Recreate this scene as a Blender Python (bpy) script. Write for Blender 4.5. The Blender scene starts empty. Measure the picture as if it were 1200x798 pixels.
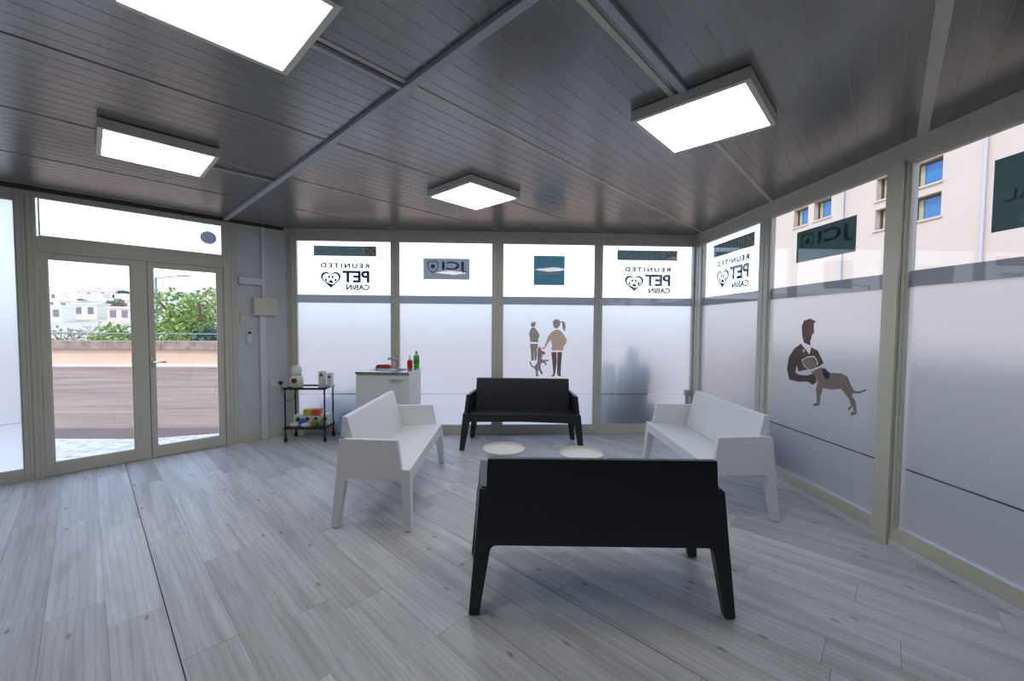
import bpy, bmesh, math, random
from mathutils import Vector, Matrix
random.seed(7)
R = math.radians
scene = bpy.context.scene
COL = scene.collection

# ---------------------------------------------------------------- camera
cd = bpy.data.cameras.new('camera'); cam = bpy.data.objects.new('camera', cd); COL.objects.link(cam)
scene.camera = cam
cd.sensor_fit = 'HORIZONTAL'; cd.sensor_width = 36.0; cd.lens = 36.0 * 470.0 / 1200.0
cd.clip_start = 0.05; cd.clip_end = 900
YAW, PITCH, ROLL = R(2.44), R(2.3), R(.43)
fw = Vector((math.sin(YAW)*math.cos(PITCH), math.cos(YAW)*math.cos(PITCH), -math.sin(PITCH)))
rt0 = Vector((math.cos(YAW), -math.sin(YAW), 0)); up0 = rt0.cross(fw)
rt = rt0*math.cos(ROLL) + up0*math.sin(ROLL); up = up0*math.cos(ROLL) - rt0*math.sin(ROLL)
mc = Matrix.Identity(4)
for i in range(3):
    mc[i][0] = rt[i]; mc[i][1] = up[i]; mc[i][2] = -fw[i]
mc[0][3], mc[1][3], mc[2][3] = 0, 0, 1.4
cam.matrix_world = mc

# ---------------------------------------------------------------- sky, sun, exposure
wd = bpy.data.worlds.new('sky'); scene.world = wd; wd.use_nodes = True
nt = wd.node_tree; nt.nodes.clear()
def N(nt, t, **k):
    n = nt.nodes.new(t)
    for a, b in k.items(): setattr(n, a, b)
    return n
wo = N(nt, 'ShaderNodeOutputWorld'); bg = N(nt, 'ShaderNodeBackground'); bg.inputs['Strength'].default_value = 1.9
tc = N(nt, 'ShaderNodeTexCoord'); sp = N(nt, 'ShaderNodeSeparateXYZ'); rp = N(nt, 'ShaderNodeValToRGB')
nt.links.new(tc.outputs['Generated'], sp.inputs[0]); nt.links.new(sp.outputs['Z'], rp.inputs[0])
e = rp.color_ramp.elements
e[0].position = 0.0; e[0].color = (.62, .58, .54, 1)
e[1].position = 1.0; e[1].color = (.34, .52, .92, 1)
for p, c in ((.02, (.80, .86, .95, 1)), (.12, (.60, .76, 1.0, 1)), (.35, (.40, .60, 1.0, 1))):
    k = e.new(p); k.color = c
cl = N(nt, 'ShaderNodeTexNoise'); cl.inputs['Scale'].default_value = 2.2; cl.inputs['Detail'].default_value = 6
mp = N(nt, 'ShaderNodeMapping'); mp.inputs['Scale'].default_value = (1, 1, 3.2)
nt.links.new(tc.outputs['Generated'], mp.inputs[0]); nt.links.new(mp.outputs[0], cl.inputs['Vector'])
cr = N(nt, 'ShaderNodeValToRGB'); cr.color_ramp.elements[0].position = .42; cr.color_ramp.elements[1].position = .68
nt.links.new(cl.outputs['Fac'], cr.inputs[0])
mx = N(nt, 'ShaderNodeMix', data_type='RGBA'); mx.inputs['B'].default_value = (.80, .88, 1.0, 1)
nt.links.new(cr.outputs[0], mx.inputs['Factor']); nt.links.new(rp.outputs[0], mx.inputs['A'])
nt.links.new(mx.outputs['Result'], bg.inputs['Color']); nt.links.new(bg.outputs[0], wo.inputs[0])

sd = bpy.data.lights.new('sun', 'SUN'); sd.energy = 2.1; sd.angle = R(1.2); sd.color = (1.0, .93, .84)
sun = bpy.data.objects.new('sun', sd); COL.objects.link(sun)
sun.rotation_euler = Vector((-.62, -.42, .80)).to_track_quat('Z', 'Y').to_euler()

scene.view_settings.view_transform = 'Standard'; scene.view_settings.look = 'None'
scene.view_settings.gamma = 1; scene.view_settings.use_curve_mapping = False
scene.view_settings.exposure = 0.35
LAMP = 8.5

# ---------------------------------------------------------------- materials
def mat(name, col, rough=.5, metal=0, noise=0, nscale=8, bump=0, bscale=60, coat=0, spec=.5, stretch=None, emit=None):
    m = bpy.data.materials.new(name); m.use_nodes = True; t = m.node_tree; b = t.nodes['Principled BSDF']
    b.inputs['Base Color'].default_value = (*col, 1); b.inputs['Roughness'].default_value = rough
    b.inputs['Metallic'].default_value = metal; b.inputs['Coat Weight'].default_value = coat
    b.inputs['Specular IOR Level'].default_value = spec
    if emit: b.inputs['Emission Color'].default_value = (*emit[0], 1); b.inputs['Emission Strength'].default_value = emit[1]
    co = N(t, 'ShaderNodeTexCoord'); ma = N(t, 'ShaderNodeMapping'); t.links.new(co.outputs['Object'], ma.inputs[0])
    if stretch: ma.inputs['Scale'].default_value = stretch
    if noise:
        n = N(t, 'ShaderNodeTexNoise'); n.inputs['Scale'].default_value = nscale; n.inputs['Detail'].default_value = 5
        t.links.new(ma.outputs[0], n.inputs['Vector'])
        mi = N(t, 'ShaderNodeMix', data_type='RGBA'); mi.inputs['A'].default_value = (*[c*(1-noise) for c in col], 1)
        mi.inputs['B'].default_value = (*[min(1, c*(1+noise)) for c in col], 1)
        t.links.new(n.outputs['Fac'], mi.inputs['Factor']); t.links.new(mi.outputs['Result'], b.inputs['Base Color'])
    if bump:
        n = N(t, 'ShaderNodeTexNoise'); n.inputs['Scale'].default_value = bscale; n.inputs['Detail'].default_value = 4
        t.links.new(ma.outputs[0], n.inputs['Vector']); bm_ = N(t, 'ShaderNodeBump'); bm_.inputs['Strength'].default_value = bump
        bm_.inputs['Distance'].default_value = .01
        t.links.new(n.outputs['Fac'], bm_.inputs['Height']); t.links.new(bm_.outputs[0], b.inputs['Normal'])
    return m

def glass_mat(name, tint=(1, 1, 1), ior=1.45):
    m = bpy.data.materials.new(name); m.use_nodes = True; t = m.node_tree; t.nodes.clear()
    o = N(t, 'ShaderNodeOutputMaterial'); a = N(t, 'ShaderNodeBsdfTransparent'); a.inputs[0].default_value = (*tint, 1)
    g = N(t, 'ShaderNodeBsdfGlossy'); g.inputs['Roughness'].default_value = .0; f = N(t, 'ShaderNodeFresnel'); f.inputs[0].default_value = ior
    ge = N(t, 'ShaderNodeNewGeometry'); io = N(t, 'ShaderNodeMapRange'); io.inputs['To Min'].default_value = ior; io.inputs['To Max'].default_value = 1/ior
    t.links.new(ge.outputs['Backfacing'], io.inputs[0]); t.links.new(io.outputs[0], f.inputs[0])
    s = N(t, 'ShaderNodeMixShader'); t.links.new(f.outputs[0], s.inputs[0]); t.links.new(a.outputs[0], s.inputs[1]); t.links.new(g.outputs[0], s.inputs[2])
    t.links.new(s.outputs[0], o.inputs[0]); return m

def film_mat(name, col, trans, rough, tcol):
    """adhesive film: scatters what is behind it; part rough refraction, part diffuse transmission, a little diffuse reflection"""
    m = bpy.data.materials.new(name); m.use_nodes = True; t = m.node_tree; t.nodes.clear()
    o = N(t, 'ShaderNodeOutputMaterial')
    a = N(t, 'ShaderNodeBsdfRefraction'); a.inputs['Color'].default_value = (*tcol, 1); a.inputs['Roughness'].default_value = rough; a.inputs['IOR'].default_value = 1.25
    b = N(t, 'ShaderNodeBsdfTranslucent'); b.inputs['Color'].default_value = (*col, 1)
    d = N(t, 'ShaderNodeBsdfDiffuse'); d.inputs['Color'].default_value = (*col, 1)
    s1 = N(t, 'ShaderNodeMixShader'); s1.inputs[0].default_value = trans
    s2 = N(t, 'ShaderNodeMixShader'); s2.inputs[0].default_value = .07
    t.links.new(b.outputs[0], s1.inputs[1]); t.links.new(a.outputs[0], s1.inputs[2])
    t.links.new(s1.outputs[0], s2.inputs[1]); t.links.new(d.outputs[0], s2.inputs[2]); t.links.new(s2.outputs[0], o.inputs[0])
    return m

def tint_mat(name, col, dif):
    m = bpy.data.materials.new(name); m.use_nodes = True; t = m.node_tree; t.nodes.clear()
    o = N(t, 'ShaderNodeOutputMaterial'); a = N(t, 'ShaderNodeBsdfTransparent'); a.inputs[0].default_value = (*col, 1)
    d = N(t, 'ShaderNodeBsdfDiffuse'); d.inputs['Color'].default_value = (*dif, 1)
    s = N(t, 'ShaderNodeMixShader'); s.inputs[0].default_value = .25
    t.links.new(a.outputs[0], s.inputs[1]); t.links.new(d.outputs[0], s.inputs[2]); t.links.new(s.outputs[0], o.inputs[0]); return m

def vinyl_mat(name, col, tr, rough=.5, fac=.5):
    m = mat(name, col, rough, noise=.06, nscale=5); t = m.node_tree; b = t.nodes['Principled BSDF']
    o = [n for n in t.nodes if n.type == 'OUTPUT_MATERIAL'][0]
    q = N(t, 'ShaderNodeBsdfTranslucent'); q.inputs['Color'].default_value = (*tr, 1); s = N(t, 'ShaderNodeMixShader'); s.inputs[0].default_value = .8
    t.links.new(b.outputs[0], s.inputs[1]); t.links.new(q.outputs[0], s.inputs[2]); t.links.new(s.outputs[0], o.inputs[0]); return m

def plank_mat():
    m = bpy.data.materials.new('whitewashed_pine'); m.use_nodes = True; t = m.node_tree; b = t.nodes['Principled BSDF']
    L = t.links.new
    co = N(t, 'ShaderNodeTexCoord'); oi = N(t, 'ShaderNodeObjectInfo')
    sc_ = N(t, 'ShaderNodeVectorMath', operation='SCALE'); cx = N(t, 'ShaderNodeCombineXYZ')
    mu = N(t, 'ShaderNodeMath', operation='MULTIPLY'); mu.inputs[1].default_value = 37.0
    L(oi.outputs['Random'], mu.inputs[0]); L(mu.outputs[0], cx.inputs[0]); L(mu.outputs[0], cx.inputs[1]); L(mu.outputs[0], cx.inputs[2])
    ad = N(t, 'ShaderNodeVectorMath', operation='ADD'); L(co.outputs['Object'], ad.inputs[0]); L(cx.outputs[0], ad.inputs[1])
    def noise(scale, sx, sy, det=5, src=ad):
        mp = N(t, 'ShaderNodeMapping'); mp.inputs['Scale'].default_value = (sx, sy, 1); L(src.outputs[0], mp.inputs[0])
        n = N(t, 'ShaderNodeTexNoise'); n.inputs['Scale'].default_value = scale; n.inputs['Detail'].default_value = det; n.inputs['Distortion'].default_value = .6
        L(mp.outputs[0], n.inputs['Vector']); return n
    fine = noise(7, .8, 12); broad = noise(1.6, .5, 6, 3); blot = noise(2.5, 1, 2.2, 2)
    r1 = N(t, 'ShaderNodeValToRGB'); r1.color_ramp.elements[0].position = .3; r1.color_ramp.elements[1].position = .7
    r1.color_ramp.elements[0].color = (.60, .605, .615, 1); r1.color_ramp.elements[1].color = (.69, .705, .725, 1)
    L(fine.outputs['Fac'], r1.inputs[0])
    r2 = N(t, 'ShaderNodeValToRGB'); r2.color_ramp.elements[0].position = .32; r2.color_ramp.elements[1].position = .62
    r2.color_ramp.elements[0].color = (.62, .60, .58, 1); r2.color_ramp.elements[1].color = (1, 1, 1, 1)
    L(broad.outputs['Fac'], r2.inputs[0])
    m1 = N(t, 'ShaderNodeMix', data_type='RGBA', blend_type='MULTIPLY'); m1.inputs['Factor'].default_value = .75
    L(r1.outputs[0], m1.inputs['A']); L(r2.outputs[0], m1.inputs['B'])
    # cathedral grain lines
    mpw = N(t, 'ShaderNodeMapping'); mpw.inputs['Scale'].default_value = (.5, 6, 1); L(ad.outputs[0], mpw.inputs[0])
    wv = N(t, 'ShaderNodeTexWave', wave_type='BANDS', bands_direction='Y'); wv.inputs['Scale'].default_value = 1.6; wv.inputs['Distortion'].default_value = 7; wv.inputs['Detail'].default_value = 2; wv.inputs['Detail Scale'].default_value = .8
    L(mpw.outputs[0], wv.inputs['Vector'])
    r3 = N(t, 'ShaderNodeValToRGB'); r3.color_ramp.elements[0].position = .0; r3.color_ramp.elements[1].position = .25
    r3.color_ramp.elements[0].color = (.80, .79, .78, 1); r3.color_ramp.elements[1].color = (1, 1, 1, 1); L(wv.outputs['Fac'], r3.inputs[0])
    m2 = N(t, 'ShaderNodeMix', data_type='RGBA', blend_type='MULTIPLY'); m2.inputs['Factor'].default_value = .6
    L(m1.outputs['Result'], m2.inputs['A']); L(r3.outputs[0], m2.inputs['B'])
    # knots
    mpk = N(t, 'ShaderNodeMapping'); mpk.inputs['Scale'].default_value = (2.6, 6.0, 0.001); L(ad.outputs[0], mpk.inputs[0])
    vo = N(t, 'ShaderNodeTexVoronoi', voronoi_dimensions='2D'); vo.inputs['Scale'].default_value = 1; L(mpk.outputs[0], vo.inputs['Vector'])
    rk = N(t, 'ShaderNodeValToRGB'); rk.color_ramp.elements[0].position = .015; rk.color_ramp.elements[1].position = .08
    rk.color_ramp.elements[0].color = (.45, .42, .41, 1); rk.color_ramp.elements[1].color = (1, 1, 1, 1); L(vo.outputs['Distance'], rk.inputs[0])
    sk = N(t, 'ShaderNodeSeparateColor'); L(vo.outputs['Color'], sk.inputs[0]); gt = N(t, 'ShaderNodeMath', operation='GREATER_THAN'); gt.inputs[1].default_value = .70
    L(sk.outputs[0], gt.inputs[0])
    m3 = N(t, 'ShaderNodeMix', data_type='RGBA', blend_type='MULTIPLY'); L(gt.outputs[0], m3.inputs['Factor'])
    L(m2.outputs['Result'], m3.inputs['A']); L(rk.outputs[0], m3.inputs['B'])
    # plank-to-plank tone
    hs = N(t, 'ShaderNodeHueSaturation'); mr = N(t, 'ShaderNodeMapRange'); mr.inputs['To Min'].default_value = .90; mr.inputs['To Max'].default_value = 1.06
    L(oi.outputs['Random'], mr.inputs[0]); L(mr.outputs[0], hs.inputs['Value']); L(m3.outputs['Result'], hs.inputs['Color'])
    L(hs.outputs[0], b.inputs['Base Color'])
    b.inputs['Roughness'].default_value = .42; b.inputs['Specular IOR Level'].default_value = .45
    bp = N(t, 'ShaderNodeBump'); bp.inputs['Strength'].default_value = .25; bp.inputs['Distance'].default_value = .002
    L(fine.outputs['Fac'], bp.inputs['Height']); L(bp.outputs[0], b.inputs['Normal'])
    return m

M = dict(
    plank=plank_mat(),
    subfloor=mat('dark_underlay', (.035, .035, .04), .9, noise=.2),
    frame=mat('beige_painted_aluminium', (.64, .625, .53), .38, noise=.05, nscale=3, bump=.05, bscale=120, stretch=(6, 6, .4)),
    gasket=mat('dark_rubber_gasket', (.05, .05, .045), .7, noise=.1),
    glass=glass_mat('clear_glass'),
    film=film_mat('frosted_window_film', (.97, .97, .985), .6, .42, (1.0, 1.0, 1.0)),
    figure=tint_mat('grey_brown_translucent_vinyl', (.66, .60, .56), (.40, .35, .33)),
    figure_dark=tint_mat('dark_brown_translucent_vinyl', (.46, .385, .37), (.24, .20, .19)),
    figure_light=tint_mat('pale_grey_translucent_vinyl', (.62, .56, .55), (.40, .36, .35)),
    figure_peach=tint_mat('peach_grey_translucent_vinyl', (.86, .72, .63), (.62, .50, .42)),
    figure_white=mat('white_vinyl_line', (.85, .85, .85), .6, noise=.02),
    print=vinyl_mat('dark_grey_vinyl_print', (.06, .065, .09), (.17, .165, .19)),
    plate=vinyl_mat('dark_green_grey_sign_vinyl', (.10, .15, .14), (.22, .32, .32)),
    plate_grey=vinyl_mat('blue_grey_sign_vinyl', (.22, .24, .27), (.58, .58, .60)),
    plate_teal=vinyl_mat('teal_sign_vinyl', (.12, .22, .26), (.27, .45, .50)),
    plate_back=vinyl_mat('slate_green_sign_vinyl', (.12, .16, .16), (.32, .385, .38)),
    plate_text=mat('pale_teal_sign_lettering', (.52, .62, .62), .5, noise=.04),
    plate_text_dark=vinyl_mat('dark_teal_sign_lettering', (.04, .12, .13), (.22, .48, .52)),
    plate_red=mat('muted_red_emblem_vinyl', (.40, .26, .28), .5, noise=.04),
    band=vinyl_mat('dark_grey_vinyl_band', (.12, .14, .16), (.54, .55, .56)),
    wallpanel=mat('white_sandwich_panel', (.62, .65, .69), .45, noise=.03, bump=.03),
    rearwall=mat('grey_white_rear_panel', (.30, .31, .34), .6, noise=.05),
    plasticw=mat('white_trunking_plastic', (.72, .74, .78), .4, noise=.03),
    plasticc=mat('cream_box_plastic', (.70, .67, .58), .4, noise=.03),
    ceiling=mat('grey_ribbed_metal_panel', (.30, .30, .295), .27, metal=.8, noise=.05, nscale=3, stretch=(1, 12, 1)),
    rib_groove=mat('joint_and_rib_glint_metal', (.36, .36, .35), .4, metal=.5, noise=.05),
    conduit=mat('pale_grey_conduit', (.48, .49, .53), .4, noise=.03),
    lampframe=mat('lamp_housing_enamel', (.74, .73, .66), .4, noise=.03),
    lamp=mat('lamp_diffuser', (.9, .9, .9), .5, noise=.01, emit=((1.0, .99, .97), LAMP)),
    white=mat('white_polypropylene', (.84, .85, .87), .42, noise=.02, bump=.03, bscale=200),
    black=mat('anthracite_polypropylene', (.018, .021, .026), .4, noise=.1, bump=.05, bscale=200),
    foot=mat('grey_rubber_foot', (.18, .18, .18), .7, noise=.1),
    tray=mat('off_white_tray_enamel', (.78, .76, .70), .35, noise=.02),
    cartm=mat('black_powder_coated_steel', (.015, .015, .018), .35, noise=.1),
    cartglass=mat('dark_tray_panel', (.10, .07, .07), .12, noise=.1, coat=.6),
    cab=mat('white_laminate_cabinet', (.74, .74, .72), .45, noise=.02),
    steel=mat('brushed_stainless_steel', (.50, .50, .51), .28, metal=.95, noise=.1, nscale=30, stretch=(1, 20, 1)),
    red=mat('red_soap', (.75, .035, .02), .2, noise=.1, coat=.5),
    green=mat('green_detergent', (.08, .62, .03), .2, noise=.15, coat=.5),
    greend=mat('dark_green_label', (.01, .28, .06), .4, noise=.1),
    pink=mat('crimson_cloth', (.60, .05, .10), .85, noise=.15, bump=.4),
    paper=mat('white_carton', (.78, .76, .72), .6, noise=.04),
    logo=mat('dark_round_print', (.06, .055, .06), .5, noise=.1),
    maroon=mat('maroon_button', (.22, .01, .03), .3, noise=.1),
    yellow=mat('yellow_green_carton', (.55, .50, .03), .5, noise=.1),
    orange=mat('orange_red_carton', (.75, .12, .04), .5, noise=.1),
    blue=mat('blue_plastic_bag', (.04, .18, .58), .4, noise=.25, nscale=20),
    leafbag=mat('green_and_red_printed_pouch', (.16, .26, .07), .5, noise=.8, nscale=40),
    bluefab=mat('pale_blue_patterned_fabric', (.25, .45, .66), .8, noise=.45, nscale=45, bump=.3),
    cable=mat('dark_red_brown_cable', (.10, .03, .03), .5, noise=.1),
    signgrey=vinyl_mat('grey_sign_disc', (.60, .60, .64), (.5, .5, .55)),
    asphalt=mat('brown_grey_asphalt', (.25, .165, .12), .75, noise=.75, nscale=2.2, bump=.5, bscale=25, stretch=(.25, 1.6, 1)),
    paver=mat('white_speckled_paving', (.46, .45, .44), .6, noise=1.0, nscale=11),
    brownstrip=mat('shaded_brown_kerb_stone', (.12, .08, .065), .8, noise=.2),
    kerb=mat('pale_kerb_stone', (.75, .68, .66), .8, noise=.1),
    ochre=mat('ochre_rendered_wall', (.72, .52, .36), .85, noise=.12, nscale=2, bump=.2),
    coping=mat('weathered_coping_stone', (.36, .27, .22), .9, noise=.7, nscale=5, bump=.5),
    rail=mat('grey_steel_railing', (.22, .27, .28), .5, noise=.1),
    leaf=mat('yellow_green_foliage', (.26, .36, .09), .7, noise=.45, nscale=3),
    leafd=mat('dark_green_foliage', (.05, .12, .10), .7, noise=.4, nscale=3),
    leafm=mat('grey_olive_foliage', (.28, .27, .20), .8, noise=.35, nscale=2),
    bark=mat('grey_brown_bark', (.16, .12, .09), .9, noise=.3),
    house=mat('cream_limestone_render', (.78, .70, .60), .85, noise=.08, nscale=.3),
    housep=mat('pale_pink_render', (.74, .60, .56), .85, noise=.08, nscale=.3),
    housew=mat('white_render', (.82, .80, .78), .85, noise=.06, nscale=.3),
    hwin=mat('dark_far_window', (.20, .20, .22), .3, noise=.1),
    hill=mat('dry_scrub_hillside', (.46, .42, .32), .95, noise=.5, nscale=.12),
    facade=mat('sunlit_pale_pink_render', (.60, .50, .43), .85, noise=.06, nscale=.5, bump=.15, bscale=6),
    wbrown=mat('brown_window_frame', (.10, .055, .04), .5, noise=.1),
    wblue=mat('sky_reflection_blue_glazing', (.02, .16, .42), .08, noise=.2, nscale=.6, coat=.5),  # blue sky reflection put into the pane's base colour
    curtain=mat('yellow_green_curtain', (.42, .42, .24), .8, noise=.2),
    planter=mat('dark_planter', (.06, .09, .11), .7, noise=.2),
    black_disc=mat('black_plastic', (.012, .012, .014), .4, noise=.1),
    skin_line=mat('pale_strip', (.8, .8, .8), .5, noise=.02),
)

# ---------------------------------------------------------------- mesh helpers
class MB:
    def __init__(s): s.v = []; s.f = []
    def add(s, vs, fs):
        o = len(s.v); s.v += [tuple(v) for v in vs]; s.f += [tuple(i+o for i in f) for f in fs]; return s
    def box(s, x0, x1, y0, y1, z0, z1):
        x0, x1 = min(x0, x1), max(x0, x1); y0, y1 = min(y0, y1), max(y0, y1); z0, z1 = min(z0, z1), max(z0, z1)
        return s.hexa([(x0,y0,z0),(x1,y0,z0),(x1,y1,z0),(x0,y1,z0)], [(x0,y0,z1),(x1,y0,z1),(x1,y1,z1),(x0,y1,z1)])
    def hexa(s, a, b):
        return s.loft([a, b])
    def loft(s, rings, caps=True, closed=False):
        n = len(rings[0]); vs = [v for r in rings for v in r]; fs = []
        m = len(rings)
        for k in range(m if closed else m-1):
            k2 = (k+1) % m
            for i in range(n):
                j = (i+1) % n; fs.append((k*n+i, k*n+j, k2*n+j, k2*n+i))
        if caps and not closed:
            fs.append(tuple(reversed(range(n)))); fs.append(tuple((m-1)*n+i for i in range(n)))
        return s.add(vs, fs)
    def prism(s, poly, z0, z1):
        return s.loft([[(x, y, z0) for x, y in poly], [(x, y, z1) for x, y in poly]])
    def prism_y(s, poly, y0, y1):
        """outline in x,z, thickness along y"""
        return s.loft([[(x, y0, z) for x, z in poly], [(x, y1, z) for x, z in poly]])
    def cyl(s, p, q, r0, r1=None, n=12):
        r1 = r0 if r1 is None else r1; p, q = Vector(p), Vector(q); d = (q-p).normalized()
        a = d.cross(Vector((0, 0, 1)) if abs(d.z) < .9 else Vector((1, 0, 0))).normalized(); b = d.cross(a)
        def ring(c, r): return [c + (a*math.cos(2*math.pi*i/n) + b*math.sin(2*math.pi*i/n))*r for i in range(n)]
        return s.loft([ring(p, r0), ring(q, r1)])
    def tube(s, pts, r, n=8):
        pts = [Vector(p) for p in pts]; rings = []
        for i, p in enumerate(pts):
            d = (pts[min(i+1, len(pts)-1)] - pts[max(i-1, 0)]).normalized()
            a = d.cross(Vector((0, 0, 1)) if abs(d.z) < .95 else Vector((1, 0, 0))).normalized(); b = d.cross(a)
            rings.append([p + (a*math.cos(2*math.pi*k/n) + b*math.sin(2*math.pi*k/n))*r for k in range(n)])
        return s.loft(rings)
    def lathe(s, prof, c=(0, 0, 0), n=20, sx=1, sy=1):
        return s.loft([[(c[0]+r*math.cos(2*math.pi*i/n)*sx, c[1]+r*math.sin(2*math.pi*i/n)*sy, c[2]+z) for i in range(n)] for r, z in prof])
    def blob(s, c, rx, ry, rz, n=10, m=7, jit=0):
        rings = []
        for k in range(1, m):
            t = math.pi*k/m
            rings.append([(c[0]+rx*math.sin(t)*math.cos(2*math.pi*i/n)*(1+random.uniform(-jit, jit)), c[1]+ry*math.sin(t)*math.sin(2*math.pi*i/n)*(1+random.uniform(-jit, jit)), c[2]-rz*math.cos(t)*(1+random.uniform(-jit, jit))) for i in range(n)])
        return s.loft(rings)
    def build(s, name, m, parent=None, mw=None, bevel=0, smooth=False, seg=2):
        me = bpy.data.meshes.new(name); me.from_pydata(s.v, [], s.f); me.update()
        b = bmesh.new(); b.from_mesh(me); bmesh.ops.recalc_face_normals(b, faces=b.faces)
        if bevel:
            ed = [e_ for e_ in b.edges if len(e_.link_faces) == 2 and e_.calc_face_angle(0) > .5]
            bmesh.ops.bevel(b, geom=ed, offset=bevel, segments=seg, affect='EDGES', profile=.6, clamp_overlap=True)
        b.to_mesh(me); b.free()
        if smooth:
            for p in me.polygons: p.use_smooth = True
            try: me.set_sharp_from_angle(angle=R(40))
            except Exception: pass
        me.materials.append(M[m] if isinstance(m, str) else m)
        o = bpy.data.objects.new(name, me); COL.objects.link(o)
        if parent is not None: o.parent = parent
        if mw is not None: o.matrix_local = mw if parent is None else mw
        return o

def empty(name, loc=(0, 0, 0), rz=0, parent=None, mw=None):
    o = bpy.data.objects.new(name, None); COL.objects.link(o); o.empty_display_size = .1
    if mw is not None: o.matrix_world = mw
    else: o.location = loc; o.rotation_euler = (0, 0, rz)
    if parent is not None: o.parent = parent
    return o
def thing(name, label, cat, loc=(0, 0, 0), rz=0, group=None, mw=None):
    return tag(empty(name, loc, rz, mw=mw), label, cat, group)
def tag(o, label, cat, group=None, kind=None):
    o['label'] = label; o['category'] = cat
    if group: o['group'] = group
    if kind: o['kind'] = kind
    return o
def struct(name, mw=None, label=None):
    o = empty(name, mw=mw); o['kind'] = 'structure'
    if label: o['label'] = label
    return o
def clip(poly, a, b):
    """keep the side to the left of the line a->b"""
    out = []; n = len(poly)
    def sd(p): return (b[0]-a[0])*(p[1]-a[1]) - (b[1]-a[1])*(p[0]-a[0])
    for i in range(n):
        p, q = poly[i], poly[(i+1) % n]; sp_, sq = sd(p), sd(q)
        if sp_ >= 0: out.append(p)
        if (sp_ >= 0) != (sq >= 0):
            t = sp_/(sp_-sq); out.append((p[0]+t*(q[0]-p[0]), p[1]+t*(q[1]-p[1])))
    return out

# ---------------------------------------------------------------- room frames of reference
D, XR, ZC = 5.06, 2.555, 2.555
AN = R(45.7); dv = Vector((math.sin(AN), math.cos(AN), 0)); nn = Vector((dv.y, -dv.x, 0)); P0 = Vector((-2.625, D, 0))
def frame(o, x, y):
    m = Matrix.Identity(4)
    for i in range(3): m[i][0] = x[i]; m[i][1] = y[i]; m[i][3] = o[i]
    return m
ML = frame(P0, -dv, nn)                                   # left wall: x along the wall from the corner, y into the room
MBK = frame(Vector((0, D, 0)), Vector((-1, 0, 0)), Vector((0, -1, 0)))   # back wall: x = -X
MR = frame(Vector((XR, 0, 0)), Vector((0, 1, 0)), Vector((-1, 0, 0)))    # right wall: x = Y
def LW(s, y=0, z=0): return ML @ Vector((s, y, z))
SEND = 3.4
pe = LW(SEND)
q0, q1 = LW(-.03, -.055), LW(SEND, -.055)
ROOM = [(q0.x+.04, 5.12), (q1.x, q1.y), (pe.x, -1.5), (XR+.05, -1.5), (XR+.05, 5.12)]   # counter-clockwise
def to_uv(x, y):
    p = Vector((x, y, 0)) - P0; return (-(p.dot(dv)), p.dot(nn))
ROOM_UV = [to_uv(*p) for p in ROOM]
def area(p): return sum(p[i][0]*p[(i+1) % len(p)][1]-p[(i+1) % len(p)][0]*p[i][1] for i in range(len(p)))
if area(ROOM_UV) < 0: ROOM_UV.reverse()
def clip_room(poly):
    n = len(ROOM_UV)
    for i in range(n):
        poly = clip(poly, ROOM_UV[i], ROOM_UV[(i+1) % n])
        if len(poly) < 3: return []
    out = []
    for p in poly:
        if not out or (abs(p[0]-out[-1][0])+abs(p[1]-out[-1][1])) > 1e-5: out.append(p)
    if len(out) > 1 and (abs(out[0][0]-out[-1][0])+abs(out[0][1]-out[-1][1])) < 1e-5: out.pop()
    return out if len(out) >= 3 and abs(area(out)) > 1e-4 else []

# ---------------------------------------------------------------- floor
floor = struct('floor', mw=ML)
MB().prism([(p[0], p[1]) for p in ROOM_UV], -.06, -.006).build('underlay', 'subfloor', floor)
PW, PL = .202, 1.285
known = {0: 2.087, 1: 2.584, -1: 2.90, -2: 2.64, 3: 3.557, 2: .86, 4: 1.45, -3: 1.2}
for k in range(-16, 40):
    u1 = 1.42 - PW*k; u0 = u1 - PW
    ph = known.get(k, random.uniform(0, PL))
    ph = ph % PL - 4*PL
    gl = .0022 if k in (0, 7) else .0006; gr = .0022 if k in (-1, 6) else .0006
    for j in range(16):
        v0 = ph + j*PL; v1 = v0 + PL
        pl = clip_room([(u0+gr, v0+.0008), (u1-gl, v0+.0008), (u1-gl, v1-.0008), (u0+gr, v1-.0008)])
        if not pl: continue
        # grain runs along v: local x = v
        ox, oy = v0, u0
        b = MB().prism([(v-ox, -(u-oy)) for u, v in pl], -.006, 0)
        o = b.build('floor_plank', 'plank', floor)
        o.matrix_local = Matrix(((0, -1, 0, oy), (1, 0, 0, ox), (0, 0, 1, 0), (0, 0, 0, 1)))

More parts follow.
